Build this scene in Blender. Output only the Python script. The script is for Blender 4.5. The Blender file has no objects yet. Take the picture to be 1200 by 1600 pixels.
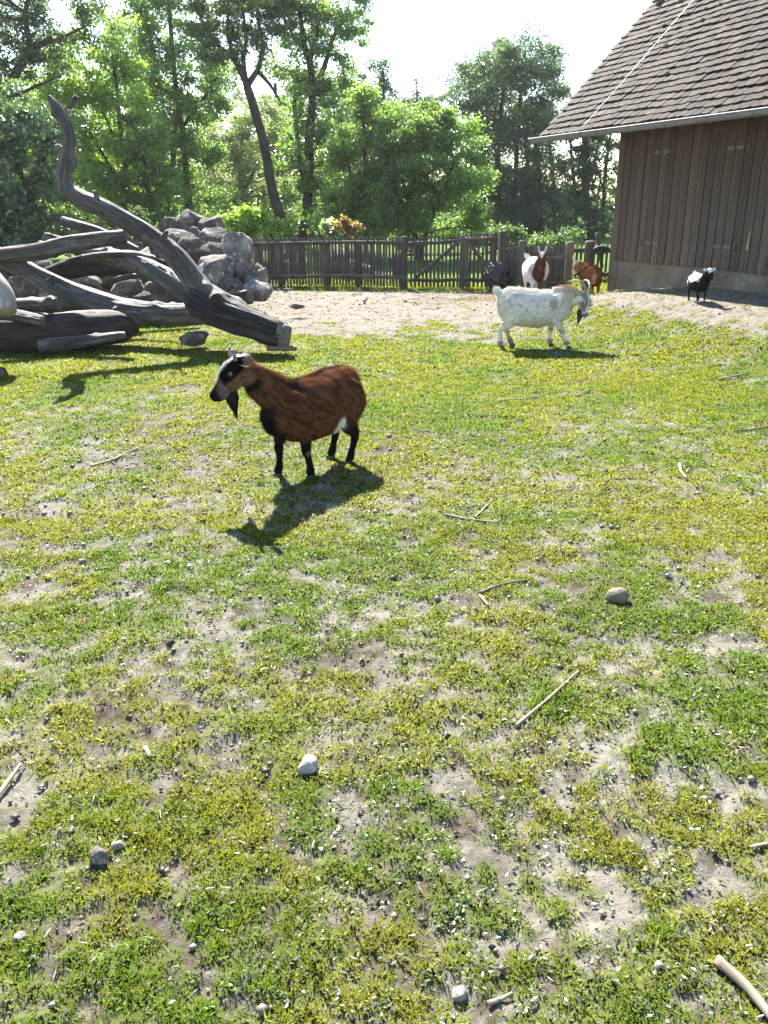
import bpy, bmesh, math, random
import numpy as np
from mathutils import Vector, Matrix, Euler
random.seed(7)
RNG = np.random.default_rng(11)
scn = bpy.context.scene
COL = scn.collection

# ------------------------------------------------------------------ camera
F, CAM_H, PITCH, ROLL = 1250.0, 1.65, math.radians(21.3), math.radians(-0.8)
cam_d = bpy.data.cameras.new('camera')
cam = bpy.data.objects.new('camera', cam_d)
COL.objects.link(cam)
cam_d.sensor_fit = 'VERTICAL'
cam_d.sensor_height = 36.0
cam_d.lens = 36.0 * F / 1600.0
cam_d.clip_start = 0.05
cam_d.clip_end = 2000
CROT = Euler((math.pi / 2 - PITCH, 0, 0)).to_matrix() @ Matrix.Rotation(ROLL, 3, 'Z')
cam.matrix_world = Matrix.Translation((0, 0, CAM_H)) @ CROT.to_4x4()
scn.camera = cam

# ------------------------------------------------------------------ daylight
SUN_AZ, SUN_EL = math.radians(-14), math.radians(42)
world = bpy.data.worlds.new('World')
scn.world = world
world.use_nodes = True
wn = world.node_tree
bg = wn.nodes['Background']
sky = wn.nodes.new('ShaderNodeTexSky')
sky.sky_type = 'NISHITA'
sky.sun_disc = False
sky.sun_elevation = SUN_EL
sky.sun_rotation = SUN_AZ
sky.air_density = 1.0
sky.dust_density = 0.4
sky.ozone_density = 1.0
wn.links.new(sky.outputs[0], bg.inputs[0])
bg.inputs[1].default_value = 0.085
sun_d = bpy.data.lights.new('sun', 'SUN')
sun_d.energy = 5.0
sun_d.angle = math.radians(0.53)
sun_d.color = (1.0, 0.95, 0.86)
sun = bpy.data.objects.new('sun', sun_d)
COL.objects.link(sun)
SDIR = Vector((math.sin(SUN_AZ) * math.cos(SUN_EL), math.cos(SUN_AZ) * math.cos(SUN_EL), math.sin(SUN_EL)))
sun.rotation_euler = SDIR.to_track_quat('Z', 'Y').to_euler()
scn.view_settings.view_transform = 'Standard'
scn.view_settings.look = 'None'
scn.view_settings.gamma = 1.0
scn.view_settings.use_curve_mapping = False
scn.view_settings.exposure = 2.2
scn.render.film_transparent = False
try:
    scn.cycles.max_bounces = 8
    scn.cycles.transparent_max_bounces = 8
    scn.cycles.use_denoising = True
except Exception:
    pass

# ------------------------------------------------------------------ numeric helpers
def hash2(ix, iy, seed):
    n = (ix.astype(np.int64) * 374761393 + iy.astype(np.int64) * 668265263 + seed * 1442695041) & 0xFFFFFFFF
    n = ((n ^ (n >> 13)) * 1274126177) & 0xFFFFFFFF
    n = n ^ (n >> 16)
    return (n & 0xFFFF) / 65535.0

def vnoise(x, y, seed=0):
    x = np.asarray(x, float); y = np.asarray(y, float)
    ix = np.floor(x); iy = np.floor(y)
    fx = x - ix; fy = y - iy
    fx = fx * fx * (3 - 2 * fx); fy = fy * fy * (3 - 2 * fy)
    a = hash2(ix, iy, seed); b = hash2(ix + 1, iy, seed)
    c = hash2(ix, iy + 1, seed); d = hash2(ix + 1, iy + 1, seed)
    return a + (b - a) * fx + (c - a) * fy + (a - b - c + d) * fx * fy

def fbm(x, y, seed=0, octs=4, gain=0.5):
    t = 0; amp = 1; tot = 0
    for k in range(octs):
        t = t + amp * vnoise(np.asarray(x) * 2 ** k + 17.3 * k, np.asarray(y) * 2 ** k - 9.1 * k, seed + k)
        tot += amp; amp *= gain
    return t / tot

def sstep(a, b, x):
    t = np.clip((np.asarray(x, float) - a) / (b - a), 0, 1)
    return t * t * (3 - 2 * t)

def ray(u, v):
    return (CROT @ Vector(((u - 600) / F, (800 - v) / F, -1.0)))

def at(u, v, y):
    """the world point seen at photo pixel (u, v) at distance y ahead"""
    d = ray(u, v)
    return Vector((0, 0, CAM_H)) + d * (y / d.y)

# barn wall line (plan): corner, direction towards the viewer, outward normal
WC = Vector((3.95, 14.37, 0)); WD = Vector((0.3846, -0.9231, 0)); WN = Vector((-0.9231, -0.3846, 0))

def terrain(x, y, fine=True):
    x = np.asarray(x, float); y = np.asarray(y, float)
    z = 0.05 * (fbm(x * 0.35, y * 0.35, 3, 3) - 0.5)
    t = (x - WC.x) * WD.x + (y - WC.y) * WD.y
    n = (x - WC.x) * WN.x + (y - WC.y) * WN.y
    m = 0.30 * sstep(-0.2, 2.6, t) * (1 - sstep(0.5, 3.6, n))
    z = z + m
    # low crest of trodden earth in front of the barn corner
    z = z + 0.05 * np.exp(-(((x - 3.9) / 0.9) ** 2 + ((y - 12.9) / 0.7) ** 2))
    if fine:
        near = 1 - sstep(9, 20, y)
        z = z + near * (0.030 * (fbm(x * 2.2, y * 2.2, 5, 3) - 0.5) + 0.018 * (fbm(x * 11, y * 11, 6, 2) - 0.5))
    return z

def tz(x, y):
    return float(terrain(np.array([x]), np.array([y]))[0])

def ground_at(u, v, dz=0.0):
    """where the sight line through photo pixel (u, v) meets the terrain"""
    d = ray(u, v); z = 0.0
    for _ in range(12):
        t = (z + dz - CAM_H) / d.z
        p = Vector((0, 0, CAM_H)) + d * t
        z = tz(p.x, p.y)
    return Vector((p.x, p.y, z))

def height_at(x, y, v, u=None):
    """height of a point straight above (x, y) that shows at photo row v"""
    lo, hi = -3.0, 40.0
    for _ in range(60):
        m = (lo + hi) / 2
        q = CROT.transposed() @ Vector((x, y, m - CAM_H))
        pv = 800 - F * q.y / -q.z
        if pv > v: lo = m
        else: hi = m
    return (lo + hi) / 2

def pix(p):
    q = CROT.transposed() @ (Vector(p) - Vector((0, 0, CAM_H)))
    return 600 + F * q.x / -q.z, 800 - F * q.y / -q.z

# ------------------------------------------------------------------ object helpers
def link(name, data, parent=None, loc=None, rot=None, scale=None):
    o = bpy.data.objects.new(name, data)
    COL.objects.link(o)
    if parent is not None: o.parent = parent
    if loc is not None: o.location = loc
    if rot is not None: o.rotation_euler = rot
    if scale is not None: o.scale = scale
    return o

def tag(o, label=None, cat=None, group=None, kind=None):
    if label: o['label'] = label
    if cat: o['category'] = cat
    if group: o['group'] = group
    if kind: o['kind'] = kind
    return o

def thing(name, label, cat, loc=(0, 0, 0), rz=0.0, group=None):
    o = link(name, None, None, loc, (0, 0, rz))
    o.empty_display_size = 0.1
    return tag(o, label, cat, group)

def np_mesh(name, verts, faces, mat=None, smooth=True, attrs=None, cols=None, normals=None):
    """faces: (n,3) or (n,4) integer array, or list of tuples"""
    me = bpy.data.meshes.new(name)
    verts = np.asarray(verts, np.float32)
    if isinstance(faces, np.ndarray):
        n, k = faces.shape
        me.vertices.add(len(verts))
        me.vertices.foreach_set('co', verts.ravel())
        me.loops.add(n * k)
        me.loops.foreach_set('vertex_index', faces.astype(np.int32).ravel())
        me.polygons.add(n)
        me.polygons.foreach_set('loop_start', (np.arange(n) * k).astype(np.int32))
        me.update(calc_edges=True)
    else:
        me.from_pydata([tuple(map(float, v)) for v in verts], [], [tuple(int(i) for i in f) for f in faces])
        me.update()
    if smooth:
        me.polygons.foreach_set('use_smooth', np.ones(len(me.polygons), bool))
    if attrs:
        for k, a in attrs.items():
            at_ = me.attributes.new(k, 'FLOAT_VECTOR', 'POINT')
            at_.data.foreach_set('vector', np.asarray(a, np.float32).ravel())
    if cols is not None:
        ca = me.color_attributes.new('tint', 'FLOAT_COLOR', 'POINT')
        c = np.ones((len(verts), 4), np.float32); c[:, :3] = cols
        ca.data.foreach_set('color', c.ravel())
    if normals is not None:
        me.normals_split_custom_set_from_vertices(np.asarray(normals, np.float32))
    if mat is not None: me.materials.append(mat)
    return me

def box_geo(sx, sy, sz, bevel=0.0, c=(0, 0, 0)):
    """box of full sizes, bevelled edges, as (verts, faces)"""
    bm = bmesh.new()
    bmesh.ops.create_cube(bm, size=1.0)
    for v in bm.verts:
        v.co = Vector((v.co.x * sx + c[0], v.co.y * sy + c[1], v.co.z * sz + c[2]))
    if bevel > 0:
        bmesh.ops.bevel(bm, geom=bm.edges[:], offset=bevel, segments=1, affect='EDGES')
    bm.verts.index_update()
    V = [v.co.copy() for v in bm.verts]; Fc = [[v.index for v in f.verts] for f in bm.faces]
    bm.free()
    return V, Fc

def box_mesh(name, sx, sy, sz, mat, bevel=0.0, c=(0, 0, 0)):
    V, Fc = box_geo(sx, sy, sz, bevel, c)
    return np_mesh(name, V, Fc, mat, smooth=False)

def resample(path, radii, step):
    P = np.array([list(p) for p in path], float); R = np.array(radii, float)
    # Catmull-Rom through the points
    out, rr = [], []
    n = len(P)
    for i in range(n - 1):
        p0 = P[max(i - 1, 0)]; p1 = P[i]; p2 = P[i + 1]; p3 = P[min(i + 2, n - 1)]
        L = np.linalg.norm(p2 - p1); k = max(2, int(round(L / step)))
        for j in range(k):
            t = j / k
            out.append(0.5 * ((2 * p1) + (-p0 + p2) * t + (2 * p0 - 5 * p1 + 4 * p2 - p3) * t * t + (-p0 + 3 * p1 - 3 * p2 + p3) * t ** 3))
            tt = t * t * (3 - 2 * t)
            rr.append(R[i] * (1 - tt) + R[i + 1] * tt)
    out.append(P[-1]); rr.append(R[-1])
    return np.array(out), np.array(rr)

def tube_geo(P, R, seg, seed=0, rough=0.0, grain=0.0, cap=True, flat=1.0, knots=0):
    """closed tube round points P of radii R; returns verts, quads/tris list, grain coordinates"""
    P = np.asarray(P, float); R = np.asarray(R, float); n = len(P)
    T = np.gradient(P, axis=0); T /= np.maximum(np.linalg.norm(T, axis=1, keepdims=True), 1e-9)
    ref = np.array([0, 0, 1.0]) if abs(T[0][2]) < 0.8 else np.array([0, 1.0, 0])
    a = np.cross(ref, T[0]); a /= np.linalg.norm(a)
    A = np.zeros_like(P); B = np.zeros_like(P)
    for i in range(n):
        a = a - T[i] * a.dot(T[i]); a /= max(np.linalg.norm(a), 1e-9)
        A[i] = a; B[i] = np.cross(T[i], a)
    s = np.concatenate([[0], np.cumsum(np.linalg.norm(np.diff(P, axis=0), axis=1))])
    th = np.arange(seg) / seg * 2 * np.pi
    ca, sa = np.cos(th), np.sin(th)
    rad = np.repeat(R[:, None], seg, 1)
    if rough or grain:
        rgs = np.random.default_rng(seed + 50)
        q1, q2, q3, q4 = rgs.uniform(0, 6.28, 4); rm0 = max(R.mean(), 1e-4); sw = s[:, None] / rm0
        rad = rad * (1 + rough * 1.5 * np.cos(2 * th[None] + q1 + .10 * sw) + rough * .9 * np.cos(3 * th[None] + q2 - .16 * sw) + rough * 1.0 * np.sin(.55 * sw + q3) * np.cos(th[None] + q4))
        SS = np.repeat(s[:, None], seg, 1); CA = np.repeat(ca[None], n, 0); SA = np.repeat(sa[None], n, 0)
        rm = max(R.mean(), 1e-4)
        nz = fbm(SS / (rm * 3.0) + CA * 1.3, SA * 1.3 + seed * 3.7, seed, 3) - 0.5
        g = (fbm(CA * 5 + seed, SA * 5 + SS * 1.5, seed + 9, 3) - 0.5)
        ck = fbm(CA * 3.2 + seed * 1.7, SA * 3.2 + SS * .6, seed + 21, 2)
        rad = rad * (1 + rough * 2 * nz + grain * 2 * g - grain * 2.2 * np.exp(-((ck - .5) / .035) ** 2))
        rg = np.random.default_rng(seed + 5)
        for _ in range(knots):
            s0 = rg.uniform(0.05, 0.95) * s[-1]; t0 = rg.uniform(0, 2 * np.pi); w = rm * rg.uniform(0.35, 0.7)
            dth = (th[None] - t0 + np.pi) % (2 * np.pi) - np.pi
            dd = ((SS - s0) / w) ** 2 + (dth * rad / w) ** 2
            rad = rad + rm * rg.uniform(0.15, 0.4) * np.exp(-dd)
    V = P[:, None, :] + rad[..., None] * (ca[None, :, None] * A[:, None, :] + flat * sa[None, :, None] * B[:, None, :])
    G = np.stack([np.repeat(ca[None], n, 0) * rad, np.repeat(sa[None], n, 0) * rad, np.repeat(s[:, None], seg, 1)], -1)
    V = V.reshape(-1, 3); G = G.reshape(-1, 3)
    i = np.arange(n - 1)[:, None] * seg; j = np.arange(seg)[None]; j2 = (j + 1) % seg
    Q = np.stack([i + j, i + j2, i + seg + j2, i + seg + j], -1).reshape(-1, 4)
    faces = [tuple(q) for q in Q.tolist()]
    if cap:
        b = len(V)
        V = np.vstack([V, P[0] , P[-1]]); G = np.vstack([G, [0, 0, 0], [0, 0, s[-1]]])
        for k in range(seg):
            faces.append((b, (k + 1) % seg, k)); faces.append((b + 1, (n - 1) * seg + k, (n - 1) * seg + (k + 1) % seg))
    return V, faces, G

class Geo:
    """collects pieces that belong to ONE part"""
    def __init__(s): s.V = []; s.F = []; s.G = []; s.n = 0
    def add(s, V, Fc, G=None):
        V = np.asarray([list(v) for v in V], float) if not isinstance(V, np.ndarray) else V
        s.F += [tuple(i + s.n for i in f) for f in Fc]
        s.V.append(V); s.G.append(G if G is not None else V); s.n += len(V)
    def mesh(s, name, mat, smooth=True):
        return np_mesh(name, np.vstack(s.V), s.F, mat, smooth, attrs={'grain': np.vstack(s.G)})

# ------------------------------------------------------------------ materials
def mat_new(name):
    m = bpy.data.materials.new(name); m.use_nodes = True
    nt = m.node_tree; nt.nodes.clear()
    out = nt.nodes.new('ShaderNodeOutputMaterial')
    return m, nt, out

def N(nt, t, **kw):
    n = nt.nodes.new(t)
    for k, v in kw.items():
        if k.startswith('i_'):
            key = k[2:]; key = int(key) if key.isdigit() else key.replace('_', ' ')
            n.inputs[key].default_value = v
        else: setattr(n, k, v)
    return n

def ramp(nt, fac, stops):
    r = nt.nodes.new('ShaderNodeValToRGB')
    e = r.color_ramp.elements
    while len(e) < len(stops): e.new(0.5)
    for k, (p, c) in enumerate(stops):
        e[k].position = p; e[k].color = (*c, 1) if len(c) == 3 else c
    if fac is not None: nt.links.new(fac, r.inputs[0])
    return r

def mixc(nt, fac, a, b, mode='MIX'):
    m = nt.nodes.new('ShaderNodeMix'); m.data_type = 'RGBA'; m.blend_type = mode
    for inp, val in ((m.inputs[0], fac), (m.inputs[6], a), (m.inputs[7], b)):
        if hasattr(val, 'is_output'): nt.links.new(val, inp)
        elif isinstance(val, (int, float)): inp.default_value = val if inp == m.inputs[0] else (val, val, val, 1)
        else: inp.default_value = (*val, 1)
    return m.outputs[2]

def coords(nt, attr=None, scale=(1, 1, 1)):
    if attr:
        a = N(nt, 'ShaderNodeAttribute', attribute_name=attr); src = a.outputs['Vector']
    else:
        tc = N(nt, 'ShaderNodeTexCoord'); src = tc.outputs['Object']
    mp = N(nt, 'ShaderNodeMapping'); mp.inputs['Scale'].default_value = scale
    nt.links.new(src, mp.inputs[0])
    return mp.outputs[0]

def noise(nt, vec, scale, detail=5, rough=0.6):
    n = N(nt, 'ShaderNodeTexNoise'); n.inputs['Scale'].default_value = scale
    n.inputs['Detail'].default_value = detail; n.inputs['Roughness'].default_value = rough
    nt.links.new(vec, n.inputs['Vector'])
    return n.outputs['Fac']

def principled(nt, out, color, rough=0.8, bump=None, bstr=0.3, bdist=0.01, spec=0.3, metal=0.0, sheen=0.0):
    p = N(nt, 'ShaderNodeBsdfPrincipled')
    if hasattr(color, 'is_output'): nt.links.new(color, p.inputs['Base Color'])
    else: p.inputs['Base Color'].default_value = (*color, 1)
    if hasattr(rough, 'is_output'): nt.links.new(rough, p.inputs['Roughness'])
    else: p.inputs['Roughness'].default_value = rough
    p.inputs['Specular IOR Level'].default_value = spec
    p.inputs['Metallic'].default_value = metal
    if sheen: p.inputs['Sheen Weight'].default_value = sheen
    if bump is not None:
        b = N(nt, 'ShaderNodeBump'); b.inputs['Strength'].default_value = bstr; b.inputs['Distance'].default_value = bdist
        nt.links.new(bump, b.inputs['Height']); nt.links.new(b.outputs[0], p.inputs['Normal'])
    nt.links.new(p.outputs[0], out.inputs[0])
    return p

def m_wood(name, stops, attr='grain', scale=(60, 60, 3), bstr=0.5, bdist=0.01, rough=0.75, rnd=0.0, spec=0.25, blotch=None, worn=None):
    m, nt, out = mat_new(name)
    v = coords(nt, attr, scale)
    n1 = noise(nt, v, 1.0, 6, 0.65)
    v2 = coords(nt, attr, (scale[0] * .12, scale[1] * .12, scale[2] * .5))
    n2 = noise(nt, v2, 1.0, 3, 0.5)
    a = N(nt, 'ShaderNodeMath', operation='MULTIPLY_ADD'); a.inputs[1].default_value = 0.6; nt.links.new(n1, a.inputs[0])
    b = N(nt, 'ShaderNodeMath', operation='MULTIPLY'); b.inputs[1].default_value = 0.4; nt.links.new(n2, b.inputs[0])
    nt.links.new(b.outputs[0], a.inputs[2])
    c = ramp(nt, a.outputs[0], stops).outputs[0]
    if rnd:
        oi = N(nt, 'ShaderNodeObjectInfo')
        mr = N(nt, 'ShaderNodeMapRange'); mr.inputs[3].default_value = 1 - rnd; mr.inputs[4].default_value = 1 + rnd
        nt.links.new(oi.outputs['Random'], mr.inputs[0])
        c = mixc(nt, 1.0, c, mr.outputs[0], 'MULTIPLY')
    if blotch:
        n3 = noise(nt, coords(nt, None, (1, 1, 1)), blotch[0], 4, 0.6)
        f = ramp(nt, n3, [(blotch[1], (0, 0, 0)), (blotch[1] + 0.12, (1, 1, 1))]).outputs[0]
        c = mixc(nt, f, c, blotch[2])
    if worn:
        va = coords(nt, attr, (14, 14, 2.2)); n4 = noise(nt, va, 1.0, 5, 0.65)
        f = ramp(nt, n4, [(0.50, (0, 0, 0)), (0.60, (1, 1, 1))]).outputs[0]
        c = mixc(nt, mixc(nt, 1.0, f, (worn[1],) * 3, 'MULTIPLY'), c, worn[0])
        vo = N(nt, 'ShaderNodeTexVoronoi'); vo.inputs['Scale'].default_value = 1.0; nt.links.new(coords(nt, attr, (9, 9, 5)), vo.inputs['Vector'])
        f2 = ramp(nt, vo.outputs['Distance'], [(0.10, (1, 1, 1)), (0.17, (0, 0, 0))]).outputs[0]
        c = mixc(nt, f2, c, (0.016, 0.012, 0.010))
    principled(nt, out, c, rough, n1, bstr, bdist, spec)
    return m

M = {}
M['deadwood'] = m_wood('weathered_wood', [(0.30, (0.014, 0.011, 0.010)), (0.46, (0.042, 0.035, 0.031)), (0.60, (0.10, 0.088, 0.080)), (0.75, (0.23, 0.21, 0.195))], scale=(55, 55, 2.6), bstr=1.0, bdist=0.025, rough=0.6, spec=0.3, blotch=(3.0, 0.60, (0.035, 0.026, 0.021)), worn=((0.19, 0.172, 0.158), 0.55))
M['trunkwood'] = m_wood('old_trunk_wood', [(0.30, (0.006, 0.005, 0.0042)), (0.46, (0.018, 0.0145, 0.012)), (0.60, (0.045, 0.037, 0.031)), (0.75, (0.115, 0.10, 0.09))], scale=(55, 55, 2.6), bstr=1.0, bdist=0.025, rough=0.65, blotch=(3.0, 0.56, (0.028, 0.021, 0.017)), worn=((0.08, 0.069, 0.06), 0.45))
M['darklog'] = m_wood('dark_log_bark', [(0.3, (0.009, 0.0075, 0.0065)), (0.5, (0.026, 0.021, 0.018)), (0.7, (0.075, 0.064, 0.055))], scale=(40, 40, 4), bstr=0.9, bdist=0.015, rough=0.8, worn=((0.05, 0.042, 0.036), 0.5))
M['palewood'] = m_wood('bleached_wood', [(0.3, (0.10, 0.085, 0.07)), (0.5, (0.30, 0.27, 0.235)), (0.7, (0.55, 0.51, 0.46))], scale=(40, 40, 3), bstr=0.7, rough=0.6)
M['cutwood'] = m_wood('cut_log_end', [(0.3, (0.05, 0.04, 0.032)), (0.5, (0.13, 0.11, 0.09)), (0.7, (0.26, 0.23, 0.19))], scale=(60, 60, 60), bstr=0.4, rough=0.8)
M['stick'] = m_wood('dry_stick', [(0.3, (0.09, 0.065, 0.045)), (0.5, (0.22, 0.17, 0.12)), (0.7, (0.36, 0.29, 0.22))], scale=(200, 200, 15), bstr=0.4, bdist=0.003, rough=0.7, rnd=0.3)
M['palestick'] = m_wood('bare_stick', [(0.3, (0.13, 0.10, 0.07)), (0.5, (0.25, 0.205, 0.15)), (0.7, (0.38, 0.32, 0.25))], scale=(200, 200, 15), bstr=0.3, bdist=0.003, rough=0.6, rnd=0.15)
M['bark'] = m_wood('tree_bark', [(0.3, (0.018, 0.014, 0.011)), (0.5, (0.045, 0.037, 0.03)), (0.7, (0.10, 0.085, 0.07))], scale=(18, 18, 4), bstr=0.8, bdist=0.03, rough=0.9)
M['fence'] = m_wood('grey_fence_wood', [(0.3, (0.030, 0.025, 0.020)), (0.5, (0.075, 0.063, 0.052)), (0.7, (0.150, 0.130, 0.110))], attr=None, scale=(40, 40, 2.5), bstr=0.4, bdist=0.006, rough=0.8, rnd=0.3)
M['fencewarm'] = m_wood('brown_fence_wood', [(0.3, (0.05, 0.034, 0.024)), (0.5, (0.12, 0.085, 0.06)), (0.7, (0.21, 0.165, 0.125))], attr=None, scale=(40, 40, 2.5), bstr=0.4, bdist=0.006, rough=0.8, rnd=0.3)
M['board'] = m_wood('barn_board', [(0.28, (0.030, 0.019, 0.0130)), (0.5, (0.082, 0.056, 0.040)), (0.72, (0.165, 0.121, 0.090))], attr=None, scale=(28, 28, 1.6), bstr=0.5, bdist=0.006, rough=0.8, rnd=0.28, blotch=(1.2, 0.56, (0.065, 0.054, 0.045)))
M['rawwood'] = m_wood('splintered_wood', [(0.3, (0.35, 0.22, 0.10)), (0.5, (0.5, 0.36, 0.18)), (0.7, (0.62, 0.48, 0.28))], attr=None, scale=(60, 60, 6), bstr=0.3, rough=0.7)

def m_simple(name, col, rough=0.7, metal=0.0, spec=0.3, nscale=None, var=0.25, bstr=0.2, bdist=0.003, rnd=0.0):
    m, nt, out = mat_new(name)
    c = col; bump = None
    if nscale:
        n = noise(nt, coords(nt), nscale, 5, 0.65); bump = n
        c = ramp(nt, n, [(0.3, tuple(x * (1 - var) for x in col)), (0.7, tuple(min(1, x * (1 + var)) for x in col))]).outputs[0]
    if rnd:
        oi = N(nt, 'ShaderNodeObjectInfo')
        mr = N(nt, 'ShaderNodeMapRange'); mr.inputs[3].default_value = 1 - rnd; mr.inputs[4].default_value = 1 + rnd
        nt.links.new(oi.outputs['Random'], mr.inputs[0])
        c = mixc(nt, 1.0, c, mr.outputs[0], 'MULTIPLY')
    principled(nt, out, c, rough, bump, bstr, bdist, spec, metal)
    return m

M['zinc'] = m_simple('zinc_gutter', (0.17, 0.172, 0.172), 0.6, 0.2, 0.5, 6.0, 0.25)
M['iron'] = m_simple('rusty_iron', (0.15, 0.125, 0.105), 0.7, 0.3, 0.3, 30, 0.3)
M['strap'] = m_simple('grey_hinge_iron', (0.15, 0.13, 0.105), 0.65, 0.2, 0.3, 30, 0.3)
M['wire'] = m_simple('metal_wire', (0.5, 0.5, 0.49), 0.4, 0.7, 0.5)
M['darkwire'] = m_simple('dark_cable', (0.06, 0.055, 0.05), 0.6)
M['hoof'] = m_simple('hoof_horn', (0.06, 0.052, 0.045), 0.5, 0, 0.4, 60, 0.3)
M['blue'] = m_simple('blue_plastic', (0.08, 0.16, 0.42), 0.4)

def m_plaster():
    m, nt, out = mat_new('old_plaster')
    v = coords(nt)
    n1 = noise(nt, v, 2.2, 6, 0.6); n2 = noise(nt, v, 40, 5, 0.7)
    c = ramp(nt, n1, [(0.34, (0.10, 0.072, 0.048)), (0.48, (0.175, 0.132, 0.090)), (0.58, (0.215, 0.168, 0.12)), (0.64, (0.30, 0.255, 0.20)), (0.70, (0.36, 0.33, 0.28))]).outputs[0]
    c = mixc(nt, 0.35, c, ramp(nt, n2, [(0.3, (0.09, 0.075, 0.058)), (0.7, (0.28, 0.235, 0.185))]).outputs[0])
    principled(nt, out, c, 0.9, n2, 0.4, 0.006, 0.15)
    return m
M['plaster'] = m_plaster()

def m_rock(name, base, light, dark, lich=0.58):
    m, nt, out = mat_new(name)
    oi = N(nt, 'ShaderNodeObjectInfo')
    tc = N(nt, 'ShaderNodeTexCoord'); add = N(nt, 'ShaderNodeVectorMath', operation='ADD')
    nt.links.new(tc.outputs['Object'], add.inputs[0]); nt.links.new(oi.outputs['Location'], add.inputs[1])
    v = add.outputs[0]
    n1 = noise(nt, v, 5, 7, 0.65); n2 = noise(nt, v, 28, 6, 0.7); n3 = noise(nt, v, 9, 5, 0.7)
    c = ramp(nt, n1, [(0.3, dark), (0.52, base), (0.72, light)]).outputs[0]
    f = ramp(nt, n3, [(lich, (0, 0, 0)), (lich + 0.07, (1, 1, 1))]).outputs[0]
    c = mixc(nt, f, c, tuple(min(0.75, x * 1.5) for x in light))
    a = N(nt, 'ShaderNodeMath', operation='MULTIPLY_ADD'); a.inputs[1].default_value = 0.35
    nt.links.new(n2, a.inputs[0]); nt.links.new(n1, a.inputs[2])
    principled(nt, out, c, 0.85, a.outputs[0], 1.0, 0.06, 0.2)
    return m
M['rock'] = m_rock('grey_rock', (0.120, 0.102, 0.084), (0.25, 0.22, 0.19), (0.028, 0.022, 0.018))
M['palerock'] = m_rock('pale_rock', (0.20, 0.174, 0.150), (0.40, 0.365, 0.33), (0.06, 0.049, 0.041), 0.57)
M['whitestone'] = m_rock('white_stone', (0.34, 0.31, 0.27), (0.5, 0.47, 0.43), (0.16, 0.135, 0.11), 0.6)
M['brownstone'] = m_rock('tan_stone', (0.19, 0.155, 0.115), (0.30, 0.255, 0.20), (0.09, 0.068, 0.05), 0.66)

def m_tile():
    m, nt, out = mat_new('roof_tile')
    oi = N(nt, 'ShaderNodeObjectInfo')
    tc = N(nt, 'ShaderNodeTexCoord'); add = N(nt, 'ShaderNodeVectorMath', operation='ADD')
    nt.links.new(tc.outputs['Object'], add.inputs[0]); nt.links.new(oi.outputs['Location'], add.inputs[1])
    v = add.outputs[0]
    at_ = N(nt, 'ShaderNodeAttribute', attribute_name='tint')
    n1 = noise(nt, v, 9, 6, 0.65); n2 = noise(nt, v, 60, 5, 0.7)
    c = ramp(nt, n1, [(0.3, (0.014, 0.0105, 0.0092)), (0.5, (0.030, 0.0235, 0.0205)), (0.68, (0.060, 0.049, 0.043))]).outputs[0]
    f = ramp(nt, n2, [(0.62, (0, 0, 0)), (0.72, (1, 1, 1))]).outputs[0]
    c = mixc(nt, mixc(nt, 1.0, f, (0.6, 0.6, 0.6), 'MULTIPLY'), c, (0.11, 0.105, 0.095))
    mr = N(nt, 'ShaderNodeMapRange'); mr.inputs[3].default_value = 0.7; mr.inputs[4].default_value = 1.45
    nt.links.new(oi.outputs['Random'], mr.inputs[0])
    c = mixc(nt, 1.0, c, mr.outputs[0], 'MULTIPLY')
    c = mixc(nt, 1.0, c, at_.outputs['Color'], 'MULTIPLY')
    principled(nt, out, c, 0.85, n2, 0.5, 0.004, 0.12)
    return m
M['tile'] = m_tile()

def m_leaf(name, trans=0.45, gloss=0.08, tmul=(1.7, 1.9, 0.8), grough=0.35):
    m, nt, out = mat_new(name)
    a = N(nt, 'ShaderNodeAttribute', attribute_name='tint')
    d = N(nt, 'ShaderNodeBsdfDiffuse'); t = N(nt, 'ShaderNodeBsdfTranslucent')
    g = N(nt, 'ShaderNodeBsdfGlossy'); g.inputs['Roughness'].default_value = grough
    g.inputs['Color'].default_value = (0.9, 0.95, 0.9, 1)
    nt.links.new(a.outputs['Color'], d.inputs[0])
    tm = mixc(nt, 1.0, a.outputs['Color'], tmul, 'MULTIPLY'); nt.links.new(tm, t.inputs[0])
    m1 = N(nt, 'ShaderNodeMixShader'); m1.inputs[0].default_value = trans
    nt.links.new(d.outputs[0], m1.inputs[1]); nt.links.new(t.outputs[0], m1.inputs[2])
    m2 = N(nt, 'ShaderNodeMixShader'); m2.inputs[0].default_value = gloss
    nt.links.new(m1.outputs[0], m2.inputs[1]); nt.links.new(g.outputs[0], m2.inputs[2])
    nt.links.new(m2.outputs[0], out.inputs[0])
    return m
M['leaf'] = m_leaf('tree_leaves', 0.55, 0.05, (1.9, 2.0, 1.0))
M['shinyleaf'] = m_leaf('glossy_leaves', 0.42, 0.13, grough=0.3)
M['grass'] = m_leaf('grass_blades', 0.5, 0.012, (1.5, 1.5, 0.7), 0.5)
M['weed'] = m_leaf('weed_leaves', 0.2, 0.03, (1.2, 1.3, 0.8), 0.35)
M['litter'] = m_leaf('dry_litter', 0.15, 0.05, (1, 1, 1), 0.5)

def m_fur():
    m, nt, out = mat_new('goat_coat')
    a = N(nt, 'ShaderNodeAttribute', attribute_name='tint')
    principled(nt, out, a.outputs['Color'], 0.85, None, spec=0.0)
    return m
M['fur'] = m_fur()

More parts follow.
